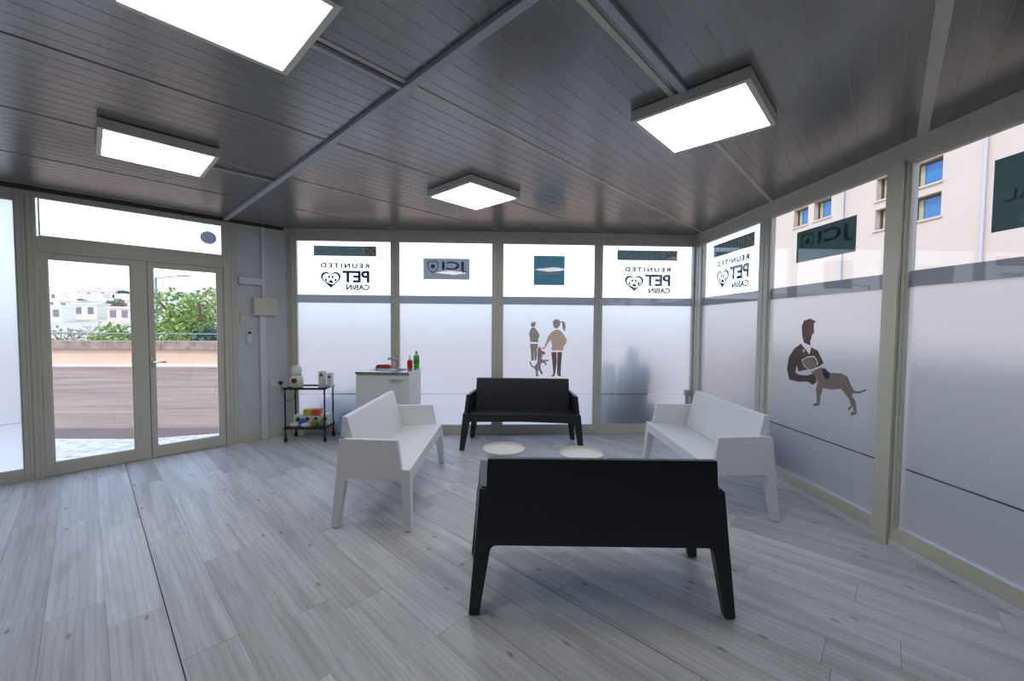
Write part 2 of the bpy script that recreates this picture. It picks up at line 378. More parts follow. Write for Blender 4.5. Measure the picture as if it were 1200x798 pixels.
# ---------------------------------------------------------------- ceiling
ceil = struct('ceiling', mw=ML)
MB().prism([(p[0]*1.04, p[1]*1.04-.09) for p in ROOM_UV], ZC+.0035, ZC+.09).build('roof_deck', 'rib_groove', ceil)
JV = [-3.5, -2.6, -1.7, -.8, .1, 1.02, 1.93, 2.82, 3.73, 4.62, 5.56, 6.46, 7.36, 8.26]
BU = .56
for a, b_ in zip(JV[:-1], JV[1:]):
    for (ua, ub) in ((-9, BU-.004), (BU+.004, 9)):
        m = MB(); w = (b_-a)/10; cnt = 0
        for i in range(10):
            g = .0; pl = clip_room([(ua, a+i*w+g), (ub, a+i*w+g), (ub, a+(i+1)*w-g), (ua, a+(i+1)*w-g)])
            if pl: m.prism(pl, ZC, ZC+.0035); cnt += 1
        if cnt:
            pn = m.build('ceiling_panel', 'ceiling', ceil); m = MB(); cnt = 0
            for i in range(1, 10):
                vv = a+i*w; pl = clip_room([(ua, vv-.0011), (ub, vv-.0011), (ub, vv+.0011), (ua, vv+.0011)])
                if pl: m.prism(pl, ZC-.0007, ZC+.001); cnt += 1
            if cnt: m.build('rib_glint_lines', 'rib_groove', pn)  # lighter beads paint the light caught on the groove slopes
def strip(u0, u1, v0, v1, z0, z1, name, m):
    pl = clip_room([(u0, v0), (u1, v0), (u1, v1), (u0, v1)])
    if pl: return MB().prism(pl, z0, z1).build(name, m, ceil, bevel=.002)
for v in JV[4:13]:
    w = .010 if abs(v-5.56) > .1 else .024
    if abs(v-3.73) < .02 or abs(v-4.62) < .02: w = .014
    strip(-9, BU-.02, v-w, v+w, ZC-.004, ZC+.002, 'joint_strip', 'frame' if w > .011 else 'rib_groove')
    strip(BU+.02, 9, v-w, v+w, ZC-.004, ZC+.002, 'joint_strip', 'frame' if w > .011 else 'rib_groove')
strip(BU-.02, BU+.02, -1, 9, ZC-.022, ZC, 'cable_trunking', 'conduit')
strip(BU+.02, 1.03, 3.672, 3.702, ZC-.018, ZC, 'cable_trunking', 'conduit')
strip(BU+.02, 1.03, 1.76, 1.785, ZC-.016, ZC, 'cable_trunking', 'conduit')
strip(-.41, 4, 4.665, 4.70, ZC-.018, ZC, 'cable_trunking', 'conduit')
# dark cove along the left wall, slim beige cove on the others
MB().box(-.03, SEND, .0, .03, ZC-.03, ZC).build('cove', 'gasket', ceil)

# ---------------------------------------------------------------- ceiling lights
def ceiling_light(u, v, label):
    p = ML @ Vector((u, v, ZC)); t = thing('ceiling_light', label, 'light', mw=ML @ Matrix.Translation((u, v, ZC-.0255)), group='square ceiling light boxes')
    a, b, h = .285, .258, -.035
    mm = MB()
    for s in (-1, 1):
        mm.box(s*b, s*a, -a, a, h, .022); mm.box(-b, b, s*b, s*a, h, .022)
    mm.box(-b, b, -b, b, .0, .022)
    mm.build('housing', 'lampframe', t, bevel=.003)
    MB().box(-b+.001, b-.001, -b+.001, b-.001, h+.004, h+.014).build('diffuser', 'lamp', t)
ceiling_light(1.30, 1.885, 'lit ceiling light panel above the glazed entrance doors, at left')
ceiling_light(1.30, 3.75, 'largest-looking lit ceiling light, cut by the photo top edge at left')
ceiling_light(-.68, 2.79, 'farthest, smallest-looking lit ceiling light, at centre near the back windows')
ceiling_light(-.67, 4.685, 'lit ceiling light at upper right, on the ceiling toward the right windows')

# ---------------------------------------------------------------- text and graphics
def text_mesh(body, name, m, parent, x0, x1, z0, z1, y, thick=.0012, bold=0, spacing=1.0):
    """lettering lying in the local x,z plane, reading left to right along +x"""
    c = bpy.data.curves.new('t', 'FONT'); c.body = body; c.size = 1; c.extrude = .005; c.offset = bold; c.space_character = spacing
    c.resolution_u = 6
    o = bpy.data.objects.new('t', c); COL.objects.link(o); c.fill_mode = 'BOTH'
    dg = bpy.context.evaluated_depsgraph_get(); me = bpy.data.meshes.new_from_object(o.evaluated_get(dg))
    bpy.data.objects.remove(o)
    xs = [v.co.x for v in me.vertices]; ys = [v.co.y for v in me.vertices]
    ax, bx, ay, by = min(xs), max(xs), min(ys), max(ys)
    for v in me.vertices:
        x, yy, z = v.co
        v.co = (x0+(x-ax)/(bx-ax)*(x1-x0), y+(thick if z > 0 else 0), z0+(yy-ay)/(by-ay)*(z1-z0))
    me.materials.clear(); me.materials.append(M[m]); me.name = name
    r = bpy.data.objects.new(name, me); COL.objects.link(r); r.parent = parent
    return r
def flat(poly, y, name, m, parent, th=.0012):
    return MB().prism_y(poly, y, y+th).build(name, m, parent)
def ellipse(cx, cz, rx, rz, n=16, rot=0):
    return [(cx+rx*math.cos(t)*math.cos(rot)-rz*math.sin(t)*math.sin(rot), cz+rx*math.cos(t)*math.sin(rot)+rz*math.sin(t)*math.cos(rot)) for t in [2*math.pi*i/n for i in range(n)]]
def heart_pts(cx, cz, w, h, n=40):
    out = []
    for i in range(n):
        t = 2*math.pi*i/n; x = 16*math.sin(t)**3; z = 13*math.cos(t)-5*math.cos(2*t)-2*math.cos(3*t)-math.cos(4*t)
        out.append((cx+x/16*w/2, cz+(z+2.5)/14.5*h/2))
    return out
def heart_logo(parent, x0, x1, z0, z1, y, m='print', name='paw_heart_emblem'):
    cx, cz, w, h = (x0+x1)/2, (z0+z1)/2, x1-x0, z1-z0
    mb = MB(); a = heart_pts(cx, cz, w, h); b = heart_pts(cx, cz, w*.80, h*.80); n = len(a)
    vs = [(x, y, z) for x, z in a]+[(x, y, z) for x, z in b]+[(x, y+.0012, z) for x, z in a]+[(x, y+.0012, z) for x, z in b]
    fs = []
    for i in range(n):
        j = (i+1) % n; fs += [(i, j, n+j, n+i), (2*n+i, 3*n+i, 3*n+j, 2*n+j), (i, 2*n+i, 2*n+j, j), (n+i, n+j, 3*n+j, 3*n+i)]
    mb.add(vs, fs)
    for dx, dz, rr in ((-.24, .02, .3), (-.09, .20, .1), (.09, .20, -.1), (.24, .02, -.3)):
        mb.prism_y(ellipse(cx+dx*w, cz+dz*h, .055*w, .095*h, 12, rr), y, y+.0012)
    mb.prism_y([(cx+px*w, cz+pz*h) for px, pz in ((-.13, -.13), (-.08, -.03), (0, .03), (.08, -.03), (.14, -.12), (.05, -.13), (-.04, -.19))], y, y+.0012)
    mb.prism_y([(cx+px*w, cz+pz*h) for px, pz in ((-.22, -.20), (-.08, -.24), (.06, -.18), (.24, -.10), (.16, -.26), (0, -.43), (-.14, -.31))], y, y+.0012)
    return mb.build(name, m, parent)

def pane(parent, x0, x1, z0, z1, y=-.030):
    return MB().box(x0-.008, x1+.008, y-.003, y+.003, z0-.008, z1+.008).build('glass_pane', 'glass', parent)
def bead(parent, x0, x1, z0, z1, name='glazing_bead'):
    w = .012; m = MB()
    m.box(x0-.002, x0+w-.004, -.024, -.006, z0, z1); m.box(x1-w+.004, x1+.002, -.024, -.006, z0, z1)
    m.box(x0+.008, x1-.008, -.024, -.006, z0-.002, z0+w-.004); m.box(x0+.008, x1-.008, -.024, -.006, z1-w+.004, z1+.002)
    return m.build(name, 'frame', parent)
ZB, ZT = .115, 2.415
def branded_window(n, mw, x0, x1, frosted_only=False, z0=ZB, z1=ZT, band=True):
    w = struct('window_%d' % n, mw=mw)
    pane(w, x0, x1, z0, z1); bead(w, x0, x1, z0, z1)
    yf = -.0265
    top = 1.652 if band else z1
    MB().box(x0, x1, yf, yf+.0008, z0, .505).build('frosted_film', 'film', w)
    MB().box(x0, x1, yf, yf+.0008, .515, top).build('frosted_film', 'film', w)
    if band:
        MB().box(x0, x1, -.0360, -.0345, 1.652, 1.752).build('printed_band', 'band', w)
    return w
YP = -.0365      # outside face of the glass, where prints sit
YT = -.0345
def plate(w, x0, x1, z0, z1, m='plate'):
    return MB().box(x0, x1, YP, YP+.0012, z0, z1).build('sign_plate', m, w)
def brand_plate(w, x0, x1, z0, z1, m='plate_back'):
    p = plate(w, x0, x1, z0, z1, m)
    # reads from outside: chequered emblem first, then the word
    W = x1-x0; H = z1-z0; ex0, ex1 = x0+.012*W, x0+.17*W
    r = MB().box(ex0-.012*W, ex1, YT-.0008, YT, z0, z1).build('emblem_field', 'plate_red', p)
    mb = MB(); c = H*.26
    for i in range(3):
        for j in range(3):
            if (i+j) % 2 == 0:
                cx = (ex0+ex1)/2+(i-1)*c; cz = (z0+z1)/2+(j-1)*c
                mb.box(cx-c/2, cx+c/2, YT, YT+.0008, cz-c/2, cz+c/2)
    mb.build('chequered_emblem', 'plate_text', p)
    text_mesh('PURINA', 'lettering', 'plate_text', p, x0+.22*W, x0+.95*W, z0+.2*H, z1-.15*H, YT, .0008, 0, 1.15)
def club_plate(w, x0, x1, z0, z1, m='plate_grey'):
    p = plate(w, x0, x1, z0, z1, m); W = x1-x0; H = z1-z0
    text_mesh('JCI', 'lettering', 'plate_text_dark', p, x0+.06*W, x0+.60*W, z0+.34*H, z1-.14*H, YT, .0008, .02)
    sx0, sx1 = x0+.67*W, x0+.92*W; cx = (sx0+sx1)/2
    def sh(k): return [(cx+(a-.5)*(sx1-sx0)*k, z0+H*(.60+(b-.5)*.62*k)) for a, b in ((0, .85), (.25, 1), (.5, .92), (.75, 1), (1, .85), (.98, .45), (.75, .15), (.5, 0), (.25, .15), (.02, .45))]
    a, b = sh(1), sh(.78); n = len(a); y = YT
    vs = [(x, y, z) for x, z in a]+[(x, y, z) for x, z in b]
    MB().add(vs, [(i, (i+1) % n, n+(i+1) % n, n+i) for i in range(n)]).prism_y(ellipse(cx, z0+.62*H, .05*W, .1*H), y, y+.0008).build('shield_emblem', 'plate_text_dark', p)
def club_logo(w, xs, zs=0):
    """three-line shop logo; xs is where the words start (they read from outside)"""
    text_mesh('REUNITED', 'lettering', 'print', w, xs, xs+.594, 2.084, 2.143, YT, bold=.04, spacing=1.4)
    text_mesh('PET', 'lettering', 'print', w, xs, xs+.331, 1.905, 2.052, YT, bold=.035)
    text_mesh('CABIN', 'lettering', 'print', w, xs, xs+.285, 1.812, 1.881, YT, bold=.035)
    heart_logo(w, xs+.352, xs+.594, 1.826, 2.034, YT)

FIG={'hair':[(-0.733,1.438),(-0.757,1.465),(-0.794,1.471),(-0.825,1.451),(-0.835,1.421),(-0.826,1.39),(-0.807,1.366),(-0.789,1.351),(-0.752,1.359),(-0.742,1.39),(-0.737,1.414)],'pony':[(-0.831,1.442),(-0.849,1.445),(-0.886,1.44),(-0.897,1.397),(-0.894,1.317),(-0.875,1.33),(-0.86,1.36),(-0.855,1.415),(-0.85,1.43),(-0.832,1.429)],'torso':[(-0.771,1.339),(-0.808,1.339),(-0.851,1.311),(-0.882,1.268),(-0.92,1.201),(-0.902,1.152),(-0.878,1.128),(-0.873,1.072),(-0.721,1.072),(-0.728,1.133),(-0.717,1.206),(-0.687,1.182),(-0.651,1.12),(-0.626,1.086),(-0.583,1.083),(-0.632,1.12),(-0.658,1.194),(-0.68,1.255),(-0.716,1.302)],'leg1':[(-0.721,1.052),(-0.787,1.052),(-0.792,0.937),(-0.777,0.789),(-0.759,0.74),(-0.723,0.737),(-0.749,0.777),(-0.735,0.912)],'leg2':[(-0.798,1.052),(-0.859,1.053),(-0.85,0.925),(-0.843,0.777),(-0.848,0.738),(-0.809,0.746),(-0.796,0.777)],'mhead':[(-0.454,1.4),(-0.464,1.427),(-0.488,1.436),(-0.525,1.427),(-0.513,1.418),(-0.513,1.394),(-0.501,1.37),(-0.473,1.369),(-0.458,1.381)],'mbody':[(-0.464,1.361),(-0.501,1.364),(-0.534,1.327),(-0.569,1.266),(-0.563,1.242),(-0.551,1.232),(-0.552,1.175),(-0.448,1.178),(-0.445,1.232),(-0.435,1.266),(-0.44,1.314)],'mlegs':[(-0.445,1.156),(-0.548,1.156),(-0.544,1.101),(-0.537,1.095),(-0.537,1.034),(-0.53,0.942),(-0.505,0.942),(-0.5,1.071),(-0.497,0.942),(-0.462,0.942),(-0.459,1.046)],'dog':[(-0.469,0.887),(-0.5,0.865),(-0.524,0.887),(-0.546,0.936),(-0.541,0.985),(-0.545,1.046),(-0.547,1.095),(-0.571,1.126),(-0.596,1.071),(-0.645,1.047),(-0.639,1.022),(-0.596,1.01),(-0.615,0.991),(-0.585,0.973),(-0.622,0.949),(-0.689,0.951),(-0.683,0.934),(-0.64,0.926),(-0.665,0.9),(-0.653,0.881),(-0.616,0.918),(-0.585,0.899),(-0.586,0.838),(-0.617,0.776),(-0.593,0.764),(-0.568,0.813),(-0.555,0.826),(-0.55,0.776),(-0.562,0.737),(-0.525,0.742),(-0.522,0.813),(-0.502,0.847),(-0.469,0.862),(-0.444,0.899),(-0.444,0.933),(-0.456,0.936)],'head':[(3.273,1.401),(3.25,1.45),(3.187,1.466),(3.125,1.443),(3.145,1.428),(3.141,1.349),(3.162,1.332),(3.166,1.303),(3.178,1.275),(3.168,1.244),(3.241,1.266),(3.264,1.325)],'body':[(3.274,1.256),(3.178,1.172),(3.162,1.234),(3.095,1.207),(3.054,1.148),(3.033,1.114),(3.082,1.084),(3.097,1.134),(3.132,1.163),(3.199,1.153),(3.262,1.118),(3.237,1.072),(3.186,1.048),(3.292,1.019),(3.312,1.069),(3.327,1.003),(3.291,0.992),(3.192,0.996),(3.139,1.02),(3.111,0.998),(3.091,0.96),(3.134,0.928),(3.189,0.946),(3.288,0.931),(3.393,0.934),(3.426,1.026),(3.409,1.129),(3.346,1.212)],'dhead':[(3.253,1.114),(3.199,1.145),(3.132,1.154),(3.099,1.13),(3.098,1.099),(3.057,1.091),(3.167,1.048),(3.226,1.074)],'dbody':[(3.153,1.031),(3.051,1.08),(3.03,1.064),(2.964,1.047),(2.872,1.055),(2.816,1.037),(2.788,0.985),(2.758,0.943),(2.717,0.944),(2.663,0.971),(2.662,0.96),(2.717,0.928),(2.768,0.924),(2.771,0.903),(2.74,0.863),(2.728,0.782),(2.771,0.756),(2.778,0.777),(2.751,0.795),(2.763,0.825),(2.794,0.792),(2.805,0.808),(2.774,0.828),(2.798,0.88),(2.866,0.938),(2.946,0.921),(3.031,0.918),(3.052,0.843),(3.057,0.776),(3.118,0.755),(3.122,0.773),(3.083,0.796),(3.099,0.896),(3.081,0.961),(3.114,1.002)],'ear':[(3.046,1.07),(3.013,1.076),(2.97,1.033),(2.973,0.997),(3.01,0.992),(3.036,1.028)]}

# ---------------------------------------------------------------- back wall
wb = struct('wall_back', mw=MBK)
def post(wall, x0, x1, z0, z1, name='post', depth=.06, rib=True):
    m = MB().box(x0, x1, -depth, 0, z0, z1)
    if rib and x1-x0 > .05:
        c = (x0+x1)/2; q = (x1-x0)*.5
        m.box(x0+.004, c-.006, 0, .004, z0, z1); m.box(c-.002, x1-.004, 0, .006, z0, z1)
    return m.build(name, 'frame', wall, bevel=.0015, seg=1)
for a, b_ in ((1.292, 1.198), (.034, -.094), (-1.265, -1.356), (-2.536, -2.552)):
    post(wb, min(a, b_), max(a, b_), ZB, ZT)
MB().box(-2.552, 2.45, -.06, .0, ZT, ZC).build('top_rail', 'frame', wb, bevel=.0015, seg=1)
MB().box(-2.552, 2.45, .0, .008, ZT+.06, ZC).build('top_cover_strip', 'frame', wb, bevel=.0015, seg=1)
MB().box(-2.552, 2.45, -.06, .0, 0, ZB).build('bottom_rail', 'frame', wb, bevel=.0015, seg=1)
MB().box(-2.552, 2.45, .0, .010, 0, .055).build('bottom_cover_strip', 'frame', wb, bevel=.0015, seg=1)
w1 = branded_window(1, MBK, 1.292, 2.448); brand_plate(w1, 1.481, 2.244, 2.231, 2.355); club_logo(w1, 1.566)
w2 = branded_window(2, MBK, .034, 1.198); club_plate(w2, .324, .90, 1.957, 2.219)
w3 = branded_window(3, MBK, -1.265, -.094)
p3 = plate(w3, -.88, -.486, 1.902, 2.271, 'plate_teal')
mb = MB()
for k in range(9):
    a = 2*math.pi*k/9; cx, cz = -.683, 2.095
    mb.prism_y([(cx+.03*math.cos(a-.3), cz+.03*math.sin(a-.3)), (cx+.11*math.cos(a), cz+.10*math.sin(a)), (cx+.03*math.cos(a+.3), cz+.03*math.sin(a+.3))], YT, YT+.0008)
mb.build('star_emblem', 'plate_red', p3)
MB().box(-.83, -.53, YT+.0010, YT+.0016, 2.035, 2.06).build('emblem_line', 'plate_text', p3)
w4 = branded_window(4, MBK, -2.536, -1.356); brand_plate(w4, -2.333, -1.554, 2.231, 2.357); club_logo(w4, -2.25)
YF = -.0254
def fig(w, keys, name, m, dy=0): 
    b = MB()
    for k in keys: b.prism_y(FIG[k], YF+dy, YF+dy+.0006)
    return b.build(name, m, w)
fig(w3, ['hair', 'pony'], 'woman_silhouette_hair', 'figure'); fig(w3, ['torso'], 'woman_silhouette_top', 'figure_peach'); fig(w3, ['leg1', 'leg2'], 'woman_silhouette_trousers', 'figure_dark')
fig(w3, ['mhead', 'mbody', 'mlegs'], 'man_silhouette', 'figure'); fig(w3, ['dog'], 'jumping_dog_silhouette', 'figure_light', .0008)
# ---------------------------------------------------------------- right wall
wr = struct('wall_right', mw=MR)
for a, b_ in ((3.674, 3.812), (4.899, 5.06)): post(wr, a, b_, ZB, ZT)
post(wr, 2.408, 2.555, ZB, ZT); MB().box(2.43, 2.50, .006, .028, 0, ZT+.02).build('post_cover', 'frame', wr, bevel=.002)
post(wr, 1.05, 1.158, ZB, ZT)
MB().box(1.05, 5.06, -.06, .0, ZT, ZC).build('top_rail', 'frame', wr, bevel=.0015, seg=1)
MB().box(1.05, 5.06, .0, .010, ZC-.018, ZC).build('top_cover_strip', 'frame', wr, bevel=.0015, seg=1)
MB().box(1.05, 5.06, -.06, .0, .0, ZB).build('bottom_rail', 'frame', wr, bevel=.0015, seg=1)
MB().box(1.05, 5.05, .0, .006, .045, .105).build('bottom_cover_strip', 'frame', wr, bevel=.0015, seg=1)
br = struct('baseboard_right', mw=MR); MB().box(-1.5, 5.05, .0, .010, .0, .043).build('skirting_board', 'plasticw', br, bevel=.001)
w5 = branded_window(5, MR, 3.812, 4.899); brand_plate(w5, 3.945, 4.70, 2.208, 2.348); club_logo(w5, 4.02)
w6 = branded_window(6, MR, 2.555, 3.674); club_plate(w6, 2.805, 3.375, 1.945, 2.205, 'plate')
w7 = branded_window(7, MR, 1.158, 2.408); p7 = plate(w7, 1.45, 2.012, 1.897, 2.269, 'plate')
text_mesh('ANIMAL', 'lettering', 'plate_text_dark', p7, 1.56, 1.96, 2.04, 2.10, YT, .0008)
fig(w6, ['head', 'body'], 'vet_silhouette', 'figure_dark'); fig(w6, ['dhead', 'dbody'], 'dog_silhouette', 'figure', .0010); fig(w6, ['ear'], 'vet_hand_silhouette', 'figure_dark', .002)
cxx, czz = 3.262, 1.245
cxx = sum(p[0] for p in FIG['body'])/len(FIG['body'])+.02
MB().box(3.225, 3.250, YF+.003, YF+.0036, 1.195, 1.202).box(3.234, 3.241, YF+.003, YF+.0036, 1.184, 1.213).build('white_cross_print', 'figure_white', w6)
MB().box(-1.5, 1.05, -.06, .0, 0, ZC).build('solid_panel', 'rearwall', wr)

# ---------------------------------------------------------------- left wall
wl = struct('wall_left', mw=ML)
MB().box(.585, 1.93, -.06, .0, 2.005, 2.144).build('transom_rail', 'frame', wl, bevel=.002, seg=1)
MB().box(.585, 1.93, .0, .006, 2.03, 2.12).build('transom_cover_strip', 'frame', wl, bevel=.001, seg=1)
MB().box(.45, 2.05, -.06, .0, 2.48, ZC).build('top_rail', 'frame', wl)
MB().box(2.05, SEND, -.06, .0, 2.43, ZC).build('top_rail', 'frame', wl)
MB().box(-.07, .45, -.06, .0, 2.43, ZC).build('top_rail', 'frame', wl)
post(wl, .45, .515, 0, 2.48); post(wl, .515, .588, 0, 2.48); post(wl, 1.932, 1.995, 0, 2.48); post(wl, 1.995, 2.05, 0, 2.48)
MB().box(-.07, .45, -.06, .0, 0, .106).build('bottom_rail', 'frame', wl, bevel=.001, seg=1)
MB().box(2.05, SEND, -.06, .0, 0, .10).build('bottom_rail', 'frame', wl, bevel=.001, seg=1)
MB().box(-.07, .45, -.06, -.008, .106, 2.43).build('wall_panel', 'wallpanel', wl)
for s in (-.07,):
    MB().box(s, s+.012, -.008, .0, .106, 2.43).build('panel_edge_strip', 'frame', wl)
w8 = branded_window(8, ML, 2.05, 3.28, band=False, z0=.10, z1=2.43)
post(wl, 3.28, SEND, 0, 2.48)
w9 = struct('window_9', mw=ML); pane(w9, .588, 1.918, 2.144, 2.48); bead(w9, .588, 1.918, 2.144, 2.48)
def leaf(n, s0, s1, g0, g1):
    d = struct('door_%d' % n, mw=ML)
    for a, b_ in ((s0, g0), (g1, s1)):
        MB().box(a, b_, -.055, .004, .006, 2.002).build('stile', 'frame', d, bevel=.002, seg=1)
    MB().box(g0, g1, -.055, .004, .006, .117).build('bottom_rail', 'frame', d, bevel=.002, seg=1)
    MB().box(g0, g1, -.055, .004, 1.952, 2.002).build('top_rail', 'frame', d, bevel=.002, seg=1)
    pane(d, g0, g1, .117, 1.952); bead(d, g0, g1, .117, 1.952)
    MB().box(s0-.002, s0+.0, -.05, -.002, .006, 2.0).build('gasket', 'gasket', d)
    return d
d1 = leaf(1, 1.223, 1.929, 1.342, 1.878); d2 = leaf(2, .592, 1.2185, .645, 1.178)
h = MB().box(1.188, 1.212, .004, .012, .925, 1.045).build('handle_plate', 'lampframe', d2, bevel=.002)
MB().cyl((1.20, .012, .990), (1.20, .050, .990), .009).tube([(1.20, .046, .990), (1.17, .050, .990), (1.12, .050, .990), (1.095, .046, .988)], .009).build('lever', 'steel', h, smooth=True)
MB().cyl((1.20, .012, .945), (1.20, .018, .945), .007).build('lock_cylinder', 'steel', h)
# corner posts
t1 = struct('trim_1'); a = LW(-.058, 0); b_ = LW(-.075, -.06)
MB().prism([(a.x, a.y), (-2.448, 5.06), (-2.448, 5.12), (b_.x, b_.y)], 0, ZC).build('corner_post', 'frame', t1, bevel=.002, seg=1)
MB().box(-2.50, -2.470, 5.058, 5.072, 0, ZC-.1).build('corner_bead', 'frame', t1, bevel=.002, seg=1)
t2 = struct('trim_2'); MB().box(2.53, 2.615, 5.045, 5.12, 0, ZC).build('corner_post', 'frame', t2, bevel=.002, seg=1)
# walls behind the camera
wrr = struct('wall_rear')
MB().box(pe.x, XR, -1.58, -1.5, 0, ZC).build('solid_panel', 'rearwall', wrr)
MB().box(pe.x-.08, pe.x, -1.5, pe.y, 0, ZC).build('solid_panel', 'rearwall', wrr)

# ---------------------------------------------------------------- fittings on the white wall panel
def onleft(s, z): return ML @ Matrix.Translation((s, 0, z))
t = thing('cable_duct', 'wide white vertical cable duct running down to the floor under the fuse box', 'duct', mw=onleft(.2075, 0))
MB().box(-.0365, .0365, -.007, .03, 0, 1.484).build('duct_body', 'plasticw', t, bevel=.003)
MB().box(-.030, .030, .03, .033, 0.002, 1.48).build('duct_cover', 'plasticw', t, bevel=.001)
t = thing('cable_trunking', 'narrow white vertical trunking between the ceiling and the fuse box', 'duct', mw=onleft(.193, 1.69))
MB().box(-.02, .02, -.007, .018, 0, .855).build('trunking_body', 'plasticw', t, bevel=.002)
MB().box(-.015, .015, .018, .020, .002, .85).build('trunking_cover', 'plasticw', t)
t = thing('fuse_box', 'cream rectangular fuse box on the white wall panel beside the doors', 'fuse box', mw=onleft(.188, 1.484))
MB().box(-.122, .122, -.007, .07, 0, .205).build('housing', 'plasticc', t, bevel=.006)
MB().box(-.105, .105, .07, .078, .035, .165).build('door', 'plasticc', t, bevel=.003)
MB().box(-.10, .10, .07, .074, .008, .025).build('lower_strip', 'plasticc', t)
t = thing('trunking_cover', 'short pale horizontal box high on the white panel above the fuse box', 'box', mw=onleft(.33, 1.838))
MB().box(-.115, .112, -.007, .035, 0, .085).build('housing', 'plasticw', t, bevel=.003)
MB().box(-.115, .112, .0, .037, -.005, .004).build('lower_edge', 'conduit', t)
t = thing('light_switch', 'small cream wall switch left of and below the fuse box', 'switch', mw=onleft(.394, 1.40))
MB().box(-.044, .044, -.007, .012, 0, .088).build('plate', 'plasticc', t, bevel=.003)
MB().box(-.030, .030, .012, .016, .02, .068).build('rocker', 'plasticc', t, bevel=.002)
t = thing('remote_control', 'slim white remote with a dark screen in a wall holder below the switch', 'remote', mw=onleft(.347, 1.15))
MB().box(-.027, .027, -.007, .016, 0, .10).build('holder', 'plasticw', t, bevel=.004)
MB().box(-.021, .021, .001, .022, .02, .155).build('body', 'plasticw', t, bevel=.004)
MB().box(-.014, .014, .0215, .0235, .115, .142).build('screen', 'black_disc', t)
t = thing('wall_socket', 'white double wall socket low on the panel beside the drinks trolley', 'socket', mw=onleft(.075, .62))
MB().box(-.075, .06, -.007, .010, 0, .088).build('plate', 'plasticw', t, bevel=.003)
t = thing('plug', 'round black plug with a dark red cable in the wall socket', 'plug', mw=onleft(.03, .66))
MB().cyl((0, .0105, 0), (0, .05, 0), .024, .020, 14).build('plug_body', 'black_disc', t, smooth=True)
mi = ML.inverted()
cp = [Vector((0, .045, -.01)), Vector((-.0, .06, -.10)), Vector((-.02, .09, -.19)), Vector((-.06, .13, -.22)), Vector((-.11, .15, -.19)), Vector((-.13, .16, -.08)), Vector((-.135, .165, .0))]
MB().tube(cp, .0045, 6).build('cable', 'cable', t, smooth=True)
t = thing('junction_box', 'small grey junction box with a short conduit in the right back corner', 'junction box', loc=(2.478, 5.058, .50))
MB().box(-.035, .035, -.05, -.0, .0, .075).build('housing', 'conduit', t, bevel=.003)
MB().box(-.018, .02, -.03, 0, -.498, .0).build('conduit', 'conduit', t, bevel=.002)
t = thing('hanging_sign', 'round grey sign with pale lines hanging by a cord in the transom window', 'sign', mw=ML @ Matrix.Translation((.715, .012, 2.445)))
MB().prism_y(ellipse(0, -.125, .072, .068, 28), -.004, .004).build('disc', 'signgrey', t, bevel=.001)
for z in (-.10, -.125, -.15):
    MB().box(-.05, .05, .004, .0055, z-.002, z+.002).build('printed_line', 'conduit', t)
MB().tube([(0, 0, .03), (.002, 0, -.02), (0, 0, -.06)], .0022, 5).build('cord', 'conduit', t)

